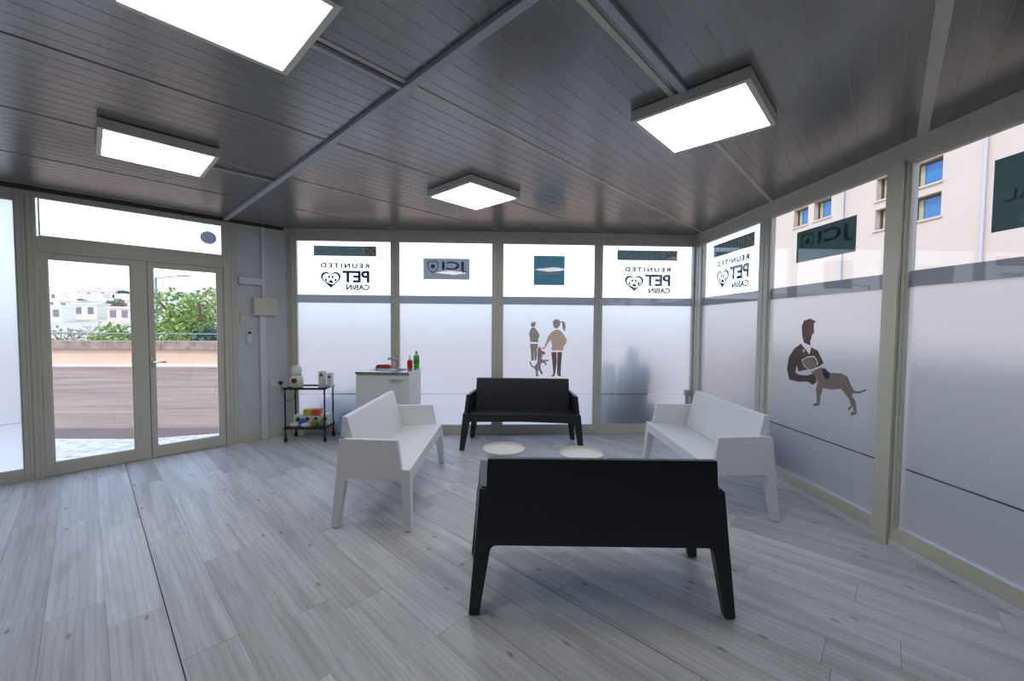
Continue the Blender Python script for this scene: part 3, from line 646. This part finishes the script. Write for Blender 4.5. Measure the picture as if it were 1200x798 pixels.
# ---------------------------------------------------------------- benches
def bench(label, m, loc, rz):
    t = thing('garden_bench', label, 'bench', loc=(*loc, 0), rz=rz, group='moulded two-seat benches round the tray tables')
    yr = lambda z: -.285 + .065*z                       # rear face leans in
    yfr = lambda z: .275 - .05*z
    def half(y, z): return .6615 + .0848*y - .085*z     # each side is one leaning plane
    hr = lambda z: half(yr(z), z)
    hf = lambda z: half(yfr(z), z)
    zs, za, zu, T = .41, .605, .30, .038
    # side panels with rounded underside corners
    for s in (-1, 1):
        out = []
        y0, y1 = yr(zu)+.0, yfr(zu)
        n = 6
        leg = .062; r = .035
        pts = [(yr(za), za), (.165, za), (.198, zs+.003), (yfr(zs)-.004, zs), (yfr(zu), zu), (yfr(zu)-leg, zu)]
        pts += [(yfr(zu)-leg-r+r*math.cos(a), zu-r*.0+ (r-r*1)*.0 + .0 + r*math.sin(a)) for a in [i*math.pi/2/5 for i in range(1, 6)]]
        pts += [(yr(zu)+leg+r-r*math.cos(a), zu+r*math.sin(a)) for a in [i*math.pi/2/5 for i in range(5, 0, -1)]]
        pts += [(yr(zu)+leg, zu), (yr(zu), zu)]
        A = [(s*half(y, z), y, z) for y, z in pts]; B = [(s*(half(y, z)-T), y, z) for y, z in pts]
        MB().loft([A, B]).build('armrest', m, t, bevel=.004)
        for rear in (0, 1):
            rings = []
            for z in (.006, .15, zu):
                lw = .050+.024*z/zu; ld = .050+.014*z/zu
                if rear: ya, yb = yr(z), yr(z)+ld
                else: ya, yb = yfr(z)-ld, yfr(z)
                rings.append([(s*half(ya, z), ya, z), (s*half(yb, z), yb, z), (s*(half(yb, z)-lw), yb, z), (s*(half(ya, z)-lw), ya, z)])
            lg = MB().loft(rings).build('leg', m, t, bevel=.003)
            ya, yb = (yr(0), yr(0)+.05) if rear else (yfr(0)-.05, yfr(0))
            MB().box(s*(half(ya, 0)-.006), s*(half(ya, 0)-.044), ya+.006, yb-.006, 0, .007).build('foot_pad', 'foot', lg)
    # back: vertical outer skin from the rear apron to the top, raked front face; full width below the arms, narrower above
    bt = .75
    def ring(z, hw, yb):
        return [(-hw, yr(z), z), (hw, yr(z), z), (hw, yb, z), (-hw, yb, z)]
    rings = [ring(.395, hr(.395)-.045, -.115), ring(za, .558, -.164), ring(bt-.01, .555, -.199), ring(bt, .552, -.205)]
    b = MB().loft(rings)
    # rear apron with rounded corners over the legs
    r = .035; hw0 = lambda z: hr(z)-.002
    x1 = hr(zu)-.074
    pr = [(-hw0(za), za), (hw0(za), za), (hw0(zu), zu), (x1, zu)]
    pr += [(x1-r+r*math.cos(a), zu+r*math.sin(a)) for a in [i*math.pi/2/5 for i in range(1, 6)]]
    pr += [(-x1+r-r*math.cos(a), zu+r*math.sin(a)) for a in [i*math.pi/2/5 for i in range(5, 0, -1)]]
    pr += [(-x1, zu), (-hw0(zu), zu)]
    b2 = [(x, yr(z)-.0008, z) for x, z in pr]; b3 = [(x, yr(z)+.035, z) for x, z in pr]
    b.loft([b2, b3])
    b.build('backrest', m, t, bevel=.004)
    # seat with front apron
    s_ = MB()
    ra = [(-(half(-.10, .39)-.03), -.12, .392), ((half(-.10, .39)-.03), -.12, .392), (hf(.405)-.004, yfr(.41)-.006, .408), (-(hf(.405)-.004), yfr(.41)-.006, .408)]
    rb = [(x, y, z-.03) for x, y, z in ra]
    s_.loft([rb, ra])
    x1 = hf(zu)-.074; pf = [(-hf(.41), .411), (hf(.41), .411), (hf(zu), zu), (x1, zu)]
    pf += [(x1-r+r*math.cos(a), zu+r*math.sin(a)*.6) for a in [i*math.pi/2/5 for i in range(1, 6)]]
    pf += [(0, zu+.032)]
    pf += [(-x1+r-r*math.cos(a), zu+r*math.sin(a)*.6) for a in [i*math.pi/2/5 for i in range(5, 0, -1)]]
    pf += [(-x1, zu), (-hf(zu), zu)]
    s_.loft([[(x, yfr(z)+.0008, z) for x, z in pf], [(x, yfr(z)-.03, z) for x, z in pf]])
    s_.build('seat', m, t, bevel=.0035)
    return t
bench('black moulded bench nearest the camera, seen from behind', 'black', (.533, 2.126), R(-3.1))
bench('black moulded bench facing the camera in front of the back windows', 'black', (.318, 4.611), R(175))
bench('white moulded bench on the left side, nearest the sink cabinet', 'white', (-.80, 3.355), R(-92.2))
bench('white moulded bench on the right side, nearest the right windows', 'white', (1.79, 3.38), R(87.5))

# ---------------------------------------------------------------- tray tables
def tray_table(label, x, y):
    t = thing('tray_table', label, 'table', loc=(x, y, 0), group='round tray tables between the benches'); r = .172
    MB().lathe([(.001, .345), (r-.008, .345), (r, .350), (r+.004, .372), (r-.002, .374), (r-.008, .354), (r-.02, .351), (.001, .351)], n=40).build('tray', 'tray', t, smooth=True)
    for k in range(3):
        a = 2*math.pi*k/3+.3; MB().tube([(.11*math.cos(a), .11*math.sin(a), .345), (.125*math.cos(a), .125*math.sin(a), .17), (.15*math.cos(a), .15*math.sin(a), 0)], .008).build('leg', 'tray', t, smooth=True)
    MB().loft([[(.128*math.cos(a)+q[0]*math.cos(a), .128*math.sin(a)+q[0]*math.sin(a), .15+q[1]) for q in ((-.004, -.004), (.004, -.004), (.004, .004), (-.004, .004))] for a in [2*math.pi*i/30 for i in range(30)]], closed=True).build('ring_brace', 'tray', t)
tray_table('round off-white tray table, the left one of two behind the near black bench', .078, 3.305)
tray_table('round off-white tray table, the right one of two behind the near black bench', .700, 3.175)

# ---------------------------------------------------------------- drinks trolley
CX0, CX1, CY0, CY1, CZ1, CZ0 = -2.435, -1.985, 4.74, 4.985, .635, .17
cart = thing('drinks_trolley', 'black metal two-tier trolley on castors beside the white wall panel', 'trolley', loc=((CX0+CX1)/2, (CY0+CY1)/2, 0))
hx, hy = (CX1-CX0)/2, (CY1-CY0)/2
for sx in (-1, 1):
    for sy in (-1, 1):
        MB().cyl((sx*hx, sy*hy, .075), (sx*hx, sy*hy, CZ1+.008), .009).build('post', 'cartm', cart, smooth=True)
        c = MB().cyl((sx*hx, sy*hy, .05), (sx*hx, sy*hy, .082), .012).box(sx*hx-.014, sx*hx-.010, sy*hy-.01, sy*hy+.02, .025, .055).box(sx*hx+.010, sx*hx+.014, sy*hy-.01, sy*hy+.02, .025, .055).build('castor', 'cartm', cart)
        MB().cyl((sx*hx-.009, sy*hy+.008, .028), (sx*hx+.009, sy*hy+.008, .028), .028, n=16).build('wheel', 'black_disc', c, smooth=True)
for z, nm in ((CZ1, 'top_tray'), (CZ0, 'lower_tray')):
    m = MB()
    m.box(-hx-.02, hx+.02, -hy-.012, -hy+.004, z-.014, z+.010).box(-hx-.02, hx+.02, hy-.004, hy+.012, z-.014, z+.010)
    m.box(-hx-.006, -hx+.010, -hy, hy, z-.014, z+.010).box(hx-.010, hx+.006, -hy, hy, z-.014, z+.010)
    f = m.build(nm, 'cartm', cart, bevel=.002)
    MB().box(-hx+.006, hx-.006, -hy+.002, hy-.002, z-.008, z).build('tray_panel', 'cartglass', f)
# on the top tray
cf = thing('coffee_machine', 'rounded white coffee machine with a maroon button on the trolley', 'coffee machine', loc=(-2.355, 4.86, CZ1))
MB().lathe([(.058, 0), (.066, .01), (.070, .08), (.060, .13), (.046, .145), (.001, .147)], n=24, sx=1.0, sy=1.15).build('body', 'paper', cf, smooth=True)
MB().lathe([(.001, .150), (.045, .150), (.057, .170), (.060, .205), (.048, .240), (.024, .258), (.001, .262)], n=24, c=(0, -.01, 0)).build('head', 'paper', cf, smooth=True)
MB().lathe([(.001, .140), (.050, .140), (.050, .152), (.001, .152)], n=24).build('neck_gap', 'cartm', cf)
MB().cyl((0.005, -.068, .085), (0.005, -.090, .085), .031, .029, 20).build('button', 'maroon', cf, smooth=True)
def carton(name, label, x, y, z, w, d, h, m, logo=True, cat='carton', grp=None, rz=0, lz=.5, lc='logo', lid=None):
    t = thing(name, label, cat, loc=(x, y, z), rz=rz, group=grp)
    MB().box(-w/2, w/2, -d/2, d/2, 0, h).build('box', m, t, bevel=.002)
    if logo: MB().prism_y(ellipse(0, h*lz, w*.26, w*.26, 18), -d/2-.001, -d/2).build('round_print', lc, t)
    if lid: MB().box(-w/2-.001, w/2+.001, -d/2-.001, d/2+.001, h*.62, h+.001).build('coloured_flap', lid, t, bevel=.002)
    return t
g = 'white cartons on the trolley top'
carton('tall_carton', 'taller white carton with a round dark print on the trolley top', -2.065, 4.88, CZ1, .066, .066, .188, 'paper', grp=g, lz=.78)
carton('tall_carton', 'shorter white carton with a round dark print at the trolley top right end', -1.985+.005, 4.90, CZ1, .060, .062, .165, 'paper', grp=g, lz=.72)
g = 'packages on the lower trolley shelf'
carton('supply_carton', 'low white carton at the left end of the lower trolley shelf', -2.345, 4.90, CZ0, .105, .09, .125, 'paper', grp=g, lz=.6)
carton('supply_carton', 'white carton with a yellow-green flap on the lower trolley shelf', -2.235, 4.895, CZ0, .092, .09, .195, 'paper', grp=g, lz=.42, lid='yellow')
carton('supply_carton', 'white carton with an orange-red flap on the lower trolley shelf', -2.135, 4.895, CZ0, .092, .09, .195, 'paper', grp=g, lz=.42, lid='orange')
carton('supply_carton', 'broad white carton at the right end of the lower trolley shelf', -2.030, 4.905, CZ0, .095, .12, .14, 'paper', grp=g, lz=.6)
def pouch(name, label, x, y, z, rx, ry, rz_, m, cat='pouch', m2=None):
    t = thing(name, label, cat, loc=(x, y, z), group=g)
    MB().blob((0, 0, rz_*.9), rx, ry, rz_, 14, 8, .05).build('bag', m, t, smooth=True)
    MB().box(-rx*.25, rx*.25, -ry*.2, ry*.2, rz_*1.62, rz_*1.9).build('seal', m2 or m, t, bevel=.003)
pouch('supply_pouch', 'flat white pouch at the front left of the lower trolley shelf', -2.36, 4.79, CZ0, .055, .032, .028, 'paper')
pouch('supply_pouch', 'bright blue pouch lying on the lower trolley shelf', -2.28, 4.835, CZ0, .050, .022, .050, 'blue')
pouch('supply_pouch', 'flat white pouch in the middle front of the lower trolley shelf', -2.225, 4.785, CZ0, .058, .030, .028, 'paper')
pouch('supply_pouch', 'green and red pouch in front of the orange-flap carton', -2.13, 4.80, CZ0, .038, .035, .045, 'leafbag')
pouch('supply_pouch', 'green and red pouch at the front right of the lower trolley shelf', -2.045, 4.80, CZ0, .038, .033, .048, 'leafbag')
# cushion behind the trolley
t = thing('pet_cushion', 'pale blue patterned cushion on the floor between trolley and sink cabinet', 'cushion', loc=(-1.74, 4.86, 0))
MB().blob((0, 0, .17), .15, .10, .17, 20, 12, .03).build('cover', 'bluefab', t, smooth=True)
MB().tube([(.15*math.cos(a)*.99, -.012, .17+.168*math.sin(a)) for a in [2*math.pi*i/24 for i in range(25)]], .005, 5).build('piping', 'bluefab', t, smooth=True)

# ---------------------------------------------------------------- sink cabinet
CR = R(-5); CW, CD, CH = .60, .50, .858
fl = Vector((-1.552, 4.525, 0)); ex = Vector((math.cos(CR), math.sin(CR), 0)); ey = Vector((-ex.y, ex.x, 0))
cab = thing('sink_cabinet', 'white sink cabinet with a steel basin against the back windows', 'cabinet', mw=frame(fl, ex, ey))
MB().box(0, CW, .02, CD, .08, CH-.022).box(.02, CW-.02, .05, CD-.01, 0, .08).build('body', 'cab', cab, bevel=.002)
dd = MB().box(.004, CW-.004, .0, .0195, .085, CH-.040).build('door', 'cab', cab, bevel=.002)
MB().box(.385, .53, -.018, -.010, CH-.095, CH-.085).box(.39, .40, -.012, .002, CH-.095, CH-.085).box(.515, .525, -.012, .002, CH-.095, CH-.085).build('handle', 'steel', dd, bevel=.002)
m = MB(); bx0, bx1, by0, by1 = .10, .50, .09, .38
m.box(-.004, CW+.004, -.006, by0, CH-.022, CH).box(-.004, CW+.004, by1, CD+.004, CH-.022, CH).box(-.004, bx0, by0, by1, CH-.022, CH).box(bx1, CW+.004, by0, by1, CH-.022, CH)
m.build('worktop', 'steel', cab, bevel=.002)
m = MB(); z0 = CH-.018
m.add([(bx0, by0, CH-.002), (bx1, by0, CH-.002), (bx1, by1, CH-.002), (bx0, by1, CH-.002), (bx0+.03, by0+.03, CH-.02), (bx1-.03, by0+.03, CH-.02), (bx1-.03, by1-.03, CH-.02), (bx0+.03, by1-.03, CH-.02)],
      [(0, 1, 5, 4), (1, 2, 6, 5), (2, 3, 7, 6), (3, 0, 4, 7), (4, 5, 6, 7)])
m.build('basin', 'steel', cab)
tp = MB().cyl((.335, .42, CH), (.335, .42, CH+.11), .017, .015, 14).tube([(.335, .42, CH+.08), (.30, .36, CH+.115), (.27, .31, CH+.13), (.262, .295, CH+.115)], .011, 10).build('tap', 'steel', cab, smooth=True)
MB().tube([(.335, .42, CH+.11), (.345, .425, CH+.13), (.325, .38, CH+.165)], .008, 8).build('tap_lever', 'steel', tp, smooth=True)
def oncab(x, y): return frame(fl, ex, ey) @ Matrix.Translation((x, y, CH))
t = thing('soap_bottle', 'small red soap bottle with a grey pump on the sink cabinet', 'bottle', mw=oncab(.485, .43))
MB().lathe([(.028, 0), (.034, .008), (.034, .085), (.026, .100), (.012, .105), (.001, .105)], n=20, sx=1, sy=.75).build('body', 'red', t, smooth=True)
MB().cyl((0, 0, .105), (0, 0, .122), .011).cyl((0, 0, .122), (0, 0, .145), .005).box(-.008, .008, -.03, .008, .143, .152).build('pump', 'conduit', t, bevel=.001)
t = thing('detergent_bottle', 'tall green detergent bottle with a dark cap on the sink cabinet', 'bottle', mw=oncab(.565, .43))
MB().lathe([(.030, 0), (.036, .01), (.034, .05), (.030, .075), (.036, .11), (.037, .145), (.030, .160), (.001, .162)], n=20, sx=1, sy=.7).build('body', 'green', t, smooth=True)
MB().lathe([(.0352, .055), (.0352, .105)], n=20, sx=1.03, sy=.74).build('label', 'greend', t, smooth=True)
MB().lathe([(.020, .160), (.019, .182), (.001, .183)], n=16).build('collar', 'paper', t, smooth=True)
MB().lathe([(.014, .183), (.012, .195), (.004, .215), (.001, .216)], n=16).build('cap', 'foot', t, smooth=True)
t = thing('folded_cloth', 'crimson folded cloth on the back left of the sink cabinet', 'cloth', mw=oncab(.155, .435))
m = MB()
for k in range(4):
    m.loft([[(-.085+.004*k, -.04, .001+k*.009), (.10-.012*k, -.045, .001+k*.009+.004), (.10-.012*k, .045, .001+k*.009+.004), (-.085+.004*k, .04, .001+k*.009)],
            [(-.085+.004*k, -.04, .009+k*.009), (.10-.012*k, -.045, .009+k*.009+.004), (.10-.012*k, .045, .009+k*.009+.004), (-.085+.004*k, .04, .009+k*.009)]])
m.build('fold', 'pink', t, bevel=.003)

# ---------------------------------------------------------------- outside: ground and terrace wall
gr = struct('ground')
# the forecourt stops at the cabin: built as slabs around it
cabin = [(XR+.06, -1.7), (XR+.06, D+.09), (-2.62, D+.09)]
mm = MB().box(-60, 30, -30, 15.0, -.40, -.20); mm.build('asphalt', 'asphalt', gr)
a0, a1 = LW(-.1, -.065), LW(SEND+.1, -.065)
a2, a3 = LW(SEND+.1, -.75), LW(-.1, -.55)
MB().prism([(a0.x, a0.y), (a1.x, a1.y), (-7.2, 5.35), (-4.5, 5.27), (-3.4, 5.62)], -.20, -.10).build('paving_slab', 'paver', gr)
MB().prism([(-7.5, 5.36), (-3.4, 5.36), (-3.2, 6.08), (-7.9, 6.08)], -.20, -.165).build('shaded_kerb', 'brownstrip', gr)  # kerb step, with the cabin's shade put into its dark brown
MB().box(-2.8, XR+.06, D+.065, D+.9, -.2, -.10).build('plinth_paving', 'paver', gr)
wall = thing('terrace_wall', 'low ochre rendered wall with weathered coping and steel rail across the forecourt', 'wall', loc=(-14, 15.0, -.2))
MB().box(-40, 24, .0, .35, 0, .60).build('wall_face', 'ochre', wall)
for k in range(32):
    MB().box(-40+2*k+.006, -38+2*k-.006, -.08, .43, .60, .90).build('coping_stone', 'coping', wall, bevel=.01)
MB().box(-40, 24, -.35, 0, 0, .05).build('kerb', 'kerb', wall)
MB().cyl((-40, .2, 1.16), (24, .2, 1.16), .022, n=8).build('handrail', 'rail', wall)
for k in range(46): MB().cyl((-39.5+1.4*k, .2, .9), (-39.5+1.4*k, .2, 1.15), .018, n=6).build('rail_post', 'rail', wall)

# hillside
hm = MB(); nx, ny = 30, 24; vs = []
def hz(x, y):
    t = max(0, (y-18)/230); return -3.5 + 15.5*t**.8 + 1.2*math.sin(x*.03+1)*t + .6*math.sin(y*.08)
for j in range(ny):
    for i in range(nx):
        x = -330+i*18; y = 16+j*11; vs.append((x, y, hz(x, y)))
hm.add(vs, [(j*nx+i, j*nx+i+1, (j+1)*nx+i+1, (j+1)*nx+i) for j in range(ny-1) for i in range(nx-1)])
hs = struct('hillside'); hm.build('hill_surface', 'hill', hs, smooth=True)

# town houses on the hill
HG = 'far houses on the hill'
def house(label, x, y, w, d, h, m, rz=0, storeys=2, cols=4):
    z = hz(x, y)-1.5
    t = thing('town_house', label, 'house', loc=(x, y, z), rz=rz, group=HG)
    b = MB().box(-w/2, w/2, -d/2, d/2, 0, h+1.5).build('walls', m, t)
    MB().box(-w/2-.1, w/2+.1, -d/2-.1, d/2+.1, h+1.5, h+1.9).build('parapet', m, t)
    if w > 6: MB().box(-w*.2, w*.1, -d*.2, d*.2, h+1.9, h+3.4).build('roof_room', m, t)
    for r_ in range(storeys):
        for c in range(cols):
            cx = -w/2+w*(c+.5)/cols; cz = 1.5+h*(r_+.35)/storeys
            MB().box(cx-.5, cx+.5, -d/2-.06, -d/2+.02, cz, cz+1.3).build('window', 'hwin', t)
def dirx(px): # direction x/y through a window of the door, used to lay out the town once
    return math.tan(math.atan((px-600)/470)+R(2.44))
spec = [(66, 125, 9, 5, 'housew', 'white house at the far left edge of the door view'), (82, 165, 16, 4, 'house', 'long cream block high on the hill'),
        (101, 118, 14, 3, 'house', 'wide cream house low on the hill'), (113, 190, 18, 5, 'housep', 'pink grey block on the hill skyline'),
        (122, 140, 11, 3.5, 'housep', 'pink house half way up the hill'), (135, 160, 15, 5, 'housep', 'broad pink block behind the round tree'),
        (148, 112, 9, 3, 'house', 'cream house by the door meeting stile'), (92, 228, 13, 5, 'housew', 'white terrace on the skyline at left'),
        (142, 232, 13, 5, 'housew', 'white terrace on the skyline at right'), (186, 80, 6, 5, 'housew', 'tall white house seen just right of the door handle stile'),
        (203, 110, 10, 5, 'house', 'cream house behind the large tree'), (215, 138, 12, 7, 'housew', 'white block above the large tree'),
        (232, 165, 18, 6, 'house', 'cream block on the skyline at right'), (250, 128, 8, 6, 'housep', 'pink house at the right edge of the door view'),
        (75, 150, 9, 3, 'house', 'cream cottage at left above the shrubs'), (203, 228, 16, 7, 'housew', 'far white block under the street lamp arm'),
        (68, 76, 4, 2.6, 'housew', 'low white shed at the far left below the cottage'), (88, 100, 4.5, 2.4, 'housep', 'low pink shed behind the thin greyish bush'),
        (108, 82, 4.5, 2.6, 'house', 'low cream shed in the left door leaf middle'), (123, 106, 4.5, 2.6, 'housew', 'low white shed behind the light green bush'),
        (147, 76, 4, 2.4, 'housep', 'small pink shed close to the meeting stile')]
for px, y, w, h_, m_, lb in spec:
    house(lb, dirx(px)*y, y, w, w*.6, h_, m_, 0, 2 if h_ > 4.5 else 1, max(2, int(w/4)))

# trees beyond the wall
def tree(name, label, x, y, z, h, r, m, n=420, trunk=.12, leaf_s=.16, squash=.8):
    t = thing(name, label, 'tree' if 'tree' in name else 'shrub', loc=(x, y, z), group='greenery beyond the terrace wall')
    tr = MB().tube([(0, 0, 0), (.05, .02, h*.35), (-.03, .0, h*.7)], trunk, 8)
    for k in range(6):
        a = k*1.05; tr.tube([(0, 0, h*.35), (r*.3*math.cos(a), r*.3*math.sin(a), h*.6), (r*.65*math.cos(a), r*.65*math.sin(a), h*.8)], trunk*.4, 5)
    tr.build('trunk', 'bark', t)
    f = MB(); cl_ = []
    for k in range(9):
        a = random.uniform(0, 6.28); q = random.uniform(.1, .75)*r
        cl_.append((q*math.cos(a), q*math.sin(a), h*.68+random.uniform(-.35, .45)*r*squash, random.uniform(.3, .5)*r))
    for k in range(n):
        c = random.choice(cl_); d = Vector((random.gauss(0, 1), random.gauss(0, 1), random.gauss(0, 1))).normalized()*c[3]*random.uniform(.6, 1.05)
        p = Vector(c[:3])+d; a = Vector((random.gauss(0, 1), random.gauss(0, 1), random.gauss(0, 1))).normalized(); b = a.orthogonal().normalized()
        s = leaf_s*random.uniform(.6, 1.3)
        f.add([p+a*s, p+b*s*.5, p-a*s, p-b*s*.5], [(0, 1, 2, 3)])
    o = f.build('foliage', m, t); o['kind'] = 'stuff'
tree('leafy_tree', 'large light green tree beyond the wall, through the right door leaf', dirx(238)*20, 20, -2.5, 6.0, 2.6, 'leaf', 3600, .16, .11)
tree('dark_shrub', 'dark green shrub behind the rail at the right door leaf edge', dirx(246)*17.0, 17.0, -1.6, 3.0, 1.1, 'leafd', 1500, .08, .09)
tree('leafy_shrub', 'light green bush behind the rail at the left door leaf right side', dirx(137)*18, 18, -2.2, 3.7, 1.3, 'leaf', 1800, .09, .10)
tree('grey_shrub', 'thin greyish bush behind the rail in the left door leaf middle', dirx(100)*20, 20, -2.2, 3.6, 1.5, 'hill', 900, .08, .09)
tree('low_shrub', 'low green bush behind the rail at the left door leaf left side', dirx(66)*17.5, 17.5, -2.2, 3.3, .9, 'leaf', 1000, .08, .09)
tree('round_tree', 'dark round tree on the hill above the pink block', dirx(145)*146, 146, hz(dirx(145)*146, 146), 6.5, 3.2, 'leafd', 700, .3, .6)
tree('round_tree', 'dark tree row clump on the hill in the left door leaf middle', dirx(92)*104, 104, hz(dirx(92)*104, 104), 3.0, 1.7, 'leafm', 600, .2, .4)
tree('round_tree', 'dark wide tree on the hill left of the meeting stile', dirx(136)*102, 102, hz(dirx(136)*102, 102), 3, 1.9, 'leafm', 600, .2, .4)
# street lamp
lx, ly = dirx(184)*34, 34
t = thing('street_lamp', 'grey street lamp with a long arm seen through the right door leaf', 'street lamp', loc=(lx, ly, hz(lx, ly)))
MB().tube([(0, 0, 0), (0, 0, 6.4)], .09, 8).build('pole', 'rail', t)
MB().tube([(0, 0, 6.35), (1.0, 0, 6.45), (2.0, 0, 6.55)], .05, 6).build('arm', 'rail', t)
MB().box(1.8, 2.6, -.12, .12, 6.5, 6.62).build('lamp_head', 'rail', t, bevel=.02)

# ---------------------------------------------------------------- building outside the right windows
FX = 14.0
bd = thing('pale_building', 'pale pink rendered building with small recessed windows outside the right windows', 'building', loc=(FX, 8, -.2))
oy, oz = 8, -.2
wins = [(17.62, 18.48, 6.02, 6.82), (16.38, 17.30, 6.04, 6.84), (13.45, 14.40, 4.95, 5.70), (13.45, 14.40, 6.03, 6.82), (12.20, 13.15, 4.93, 5.70), (12.20, 13.15, 6.03, 6.82)]
# wall as a grid of blocks around the openings
ys = sorted(set([-6, 20.75]+[w[0] for w in wins]+[w[1] for w in wins])); zs_ = sorted(set([-.2, 14.2]+[w[2] for w in wins]+[w[3] for w in wins]))
m = MB()
for i in range(len(ys)-1):
    run = None
    for j in range(len(zs_)-1):
        cy, cz = (ys[i]+ys[i+1])/2, (zs_[j]+zs_[j+1])/2
        hole = any(w[0] < cy < w[1] and w[2] < cz < w[3] for w in wins)
        if not hole: m.box(0, .30, ys[i]-oy, ys[i+1]-oy, zs_[j]-oz, zs_[j+1]-oz)
m.box(.30, 9, -6-oy, 20.75-oy, 0, 14.2-oz)
m.build('wall', 'facade', bd)
for (y0, y1, z0, z1) in wins:
    w = MB()
    w.box(.20, .28, y0-oy, y0-oy+.07, z0-oz, z1-oz).box(.20, .28, y1-oy-.07, y1-oy, z0-oz, z1-oz).box(.20, .28, y0-oy, y1-oy, z0-oz, z0-oz+.06).box(.20, .28, y0-oy, y1-oy, z1-oz-.06, z1-oz)
    f = w.build('window', 'wbrown', bd)
    MB().box(.24, .26, y0-oy+.07, y1-oy-.07, z0-oz+.06, z1-oz-.06).build('pane', 'wblue', f)
    MB().prism([(.215, y1-oy-.10), (.235, y1-oy-.10), (.235, y1-oy-.24), (.215, y1-oy-.24)], z0-oz+.06, z1-oz-.06).build('curtain', 'curtain', f)
    MB().box(-.05, .22, y0-oy-.05, y1-oy+.05, z0-oz-.06, z0-oz).build('sill', 'facade', bd)
for y in (15.75, 11.05):
    MB().cyl((-.06, y-oy, .0), (-.06, y-oy, 14), .045, n=10).build('drainpipe', 'conduit', bd, smooth=True)
MB().box(-.08, 9.1, -6.1-oy, 20.85-oy, 14.4, 14.7).build('roof_parapet', 'facade', bd)

# ---------------------------------------------------------------- planters with plants against the back and right glass
def planter(label, x, y, w, d, n, hmin, hmax, sp_=.02):
    t = thing('planted_trough', label, 'planter', loc=(x, y, -.10 if y > 5.1 else -.2), group='planted troughs outside')
    z0 = 0
    MB().box(-w/2, w/2, -d/2, d/2, 0, .45).build('trough', 'planter', t, bevel=.01)
    f = MB()
    for k in range(n):
        px, py = random.uniform(-w*.45, w*.45), random.uniform(-d*.35, d*.35); hh = random.uniform(hmin, hmax)*(1-.45*abs(px)/(w/2))
        a = random.uniform(0, 6.28); ln = random.uniform(.05, .28)
        q = Vector((math.cos(a)*ln, math.sin(a)*ln*.3, 0)); s = Vector((-math.sin(a), math.cos(a), 0))*random.uniform(.025, .05)
        b0 = Vector((px, py, .42)); b1 = b0+q*.4+Vector((0, 0, hh*.6)); b2 = b0+q+Vector((0, 0, hh))
        f.add([b0-s*.6, b0+s*.6, b1+s, b2, b1-s], [(0, 1, 2, 4), (4, 2, 3)])
    if n:
        o = f.build('leaf_blades', 'leafd', t); o['kind'] = 'stuff'
random.seed(21)
planter('dark trough of tall spiky plants behind the right-hand back window', 1.74, 5.36, .80, .24, 0, .75, 1.25)
t = bpy.data.objects.get('planted_trough'); f = MB()
for cx, hh0, n in ((-.24, .66, 60), (.0, .70, 34), (.13, .92, 60), (.30, .70, 48), (-.36, .35, 30)):
    for k in range(n):
        b0 = Vector((cx*.8+random.uniform(-.07, .07), random.uniform(-.07, .07), .40)); hh = hh0*random.uniform(.5, 1.0); q = Vector((random.uniform(-.06, .10)*hh+(cx*.15), random.uniform(-.04, .04), 0)); s = Vector((.018, .008, 0))
        f.add([b0-s, b0+s, b0+q*.4+s*1.2+Vector((0, 0, hh*.6)), b0+q+Vector((0, 0, hh)), b0+q*.4-s*1.2+Vector((0, 0, hh*.6))], [(0, 1, 2, 4), (4, 2, 3)])
o = f.build('leaf_blades', 'leafd', t); o['kind'] = 'stuff'
planter('dark trough of low plants behind the window next to the trolley', -1.85, 5.42, .85, .26, 90, .15, .30)
planter('dark trough of bushy plants outside the right window with the vet figure', 2.92, 3.70, .30, .9, 0, .4, .7)
t = bpy.data.objects.get('planted_trough.002')
f = MB()
for k in range(150):
    b0 = Vector((random.uniform(-.12, .12), random.uniform(-.45, .55), .42)); hh = random.uniform(.25, .6); q = Vector((random.uniform(-.1, .1), random.uniform(-.2, .2), 0)); s = Vector((.01, .03, 0))
    f.add([b0-s, b0+s, b0+q*.5+s+Vector((0, 0, hh*.6)), b0+q+Vector((0, 0, hh)), b0+q*.5-s+Vector((0, 0, hh*.6))], [(0, 1, 2, 4), (4, 2, 3)])
o = f.build('leaf_blades', 'leafd', t); o['kind'] = 'stuff'

# unseen hedge added beside the pale building to darken the frosted right panes
t = thing('added_hedge', 'unseen dark hedge added to darken the frosted lower part of the right windows', 'hedge', loc=(4.1, 2.4, -.2))
MB().box(-.30, .30, -3.4, 3.2, 0, 1.25).build('inner_branches', 'bark', t, bevel=.05)
f = MB()
for k in range(5200):
    fc = random.random(); y = random.uniform(-3.45, 3.25)
    if fc < .6: p = Vector((-.31, y, random.uniform(.05, 1.28)))
    elif fc < .85: p = Vector((random.uniform(-.32, .32), y, 1.27))
    else: p = Vector((.31, y, random.uniform(.05, 1.28)))
    p += Vector((random.uniform(-.05, .05), 0, random.uniform(-.04, .05)))
    a = Vector((random.gauss(0, 1), random.gauss(0, 1), random.gauss(0, 1))).normalized(); b = a.orthogonal().normalized(); s_ = random.uniform(.035, .07)
    f.add([p+a*s_, p+b*s_*.55, p-a*s_, p-b*s_*.55], [(0, 1, 2, 3)])
o = f.build('foliage', 'leafd', t); o['kind'] = 'stuff'
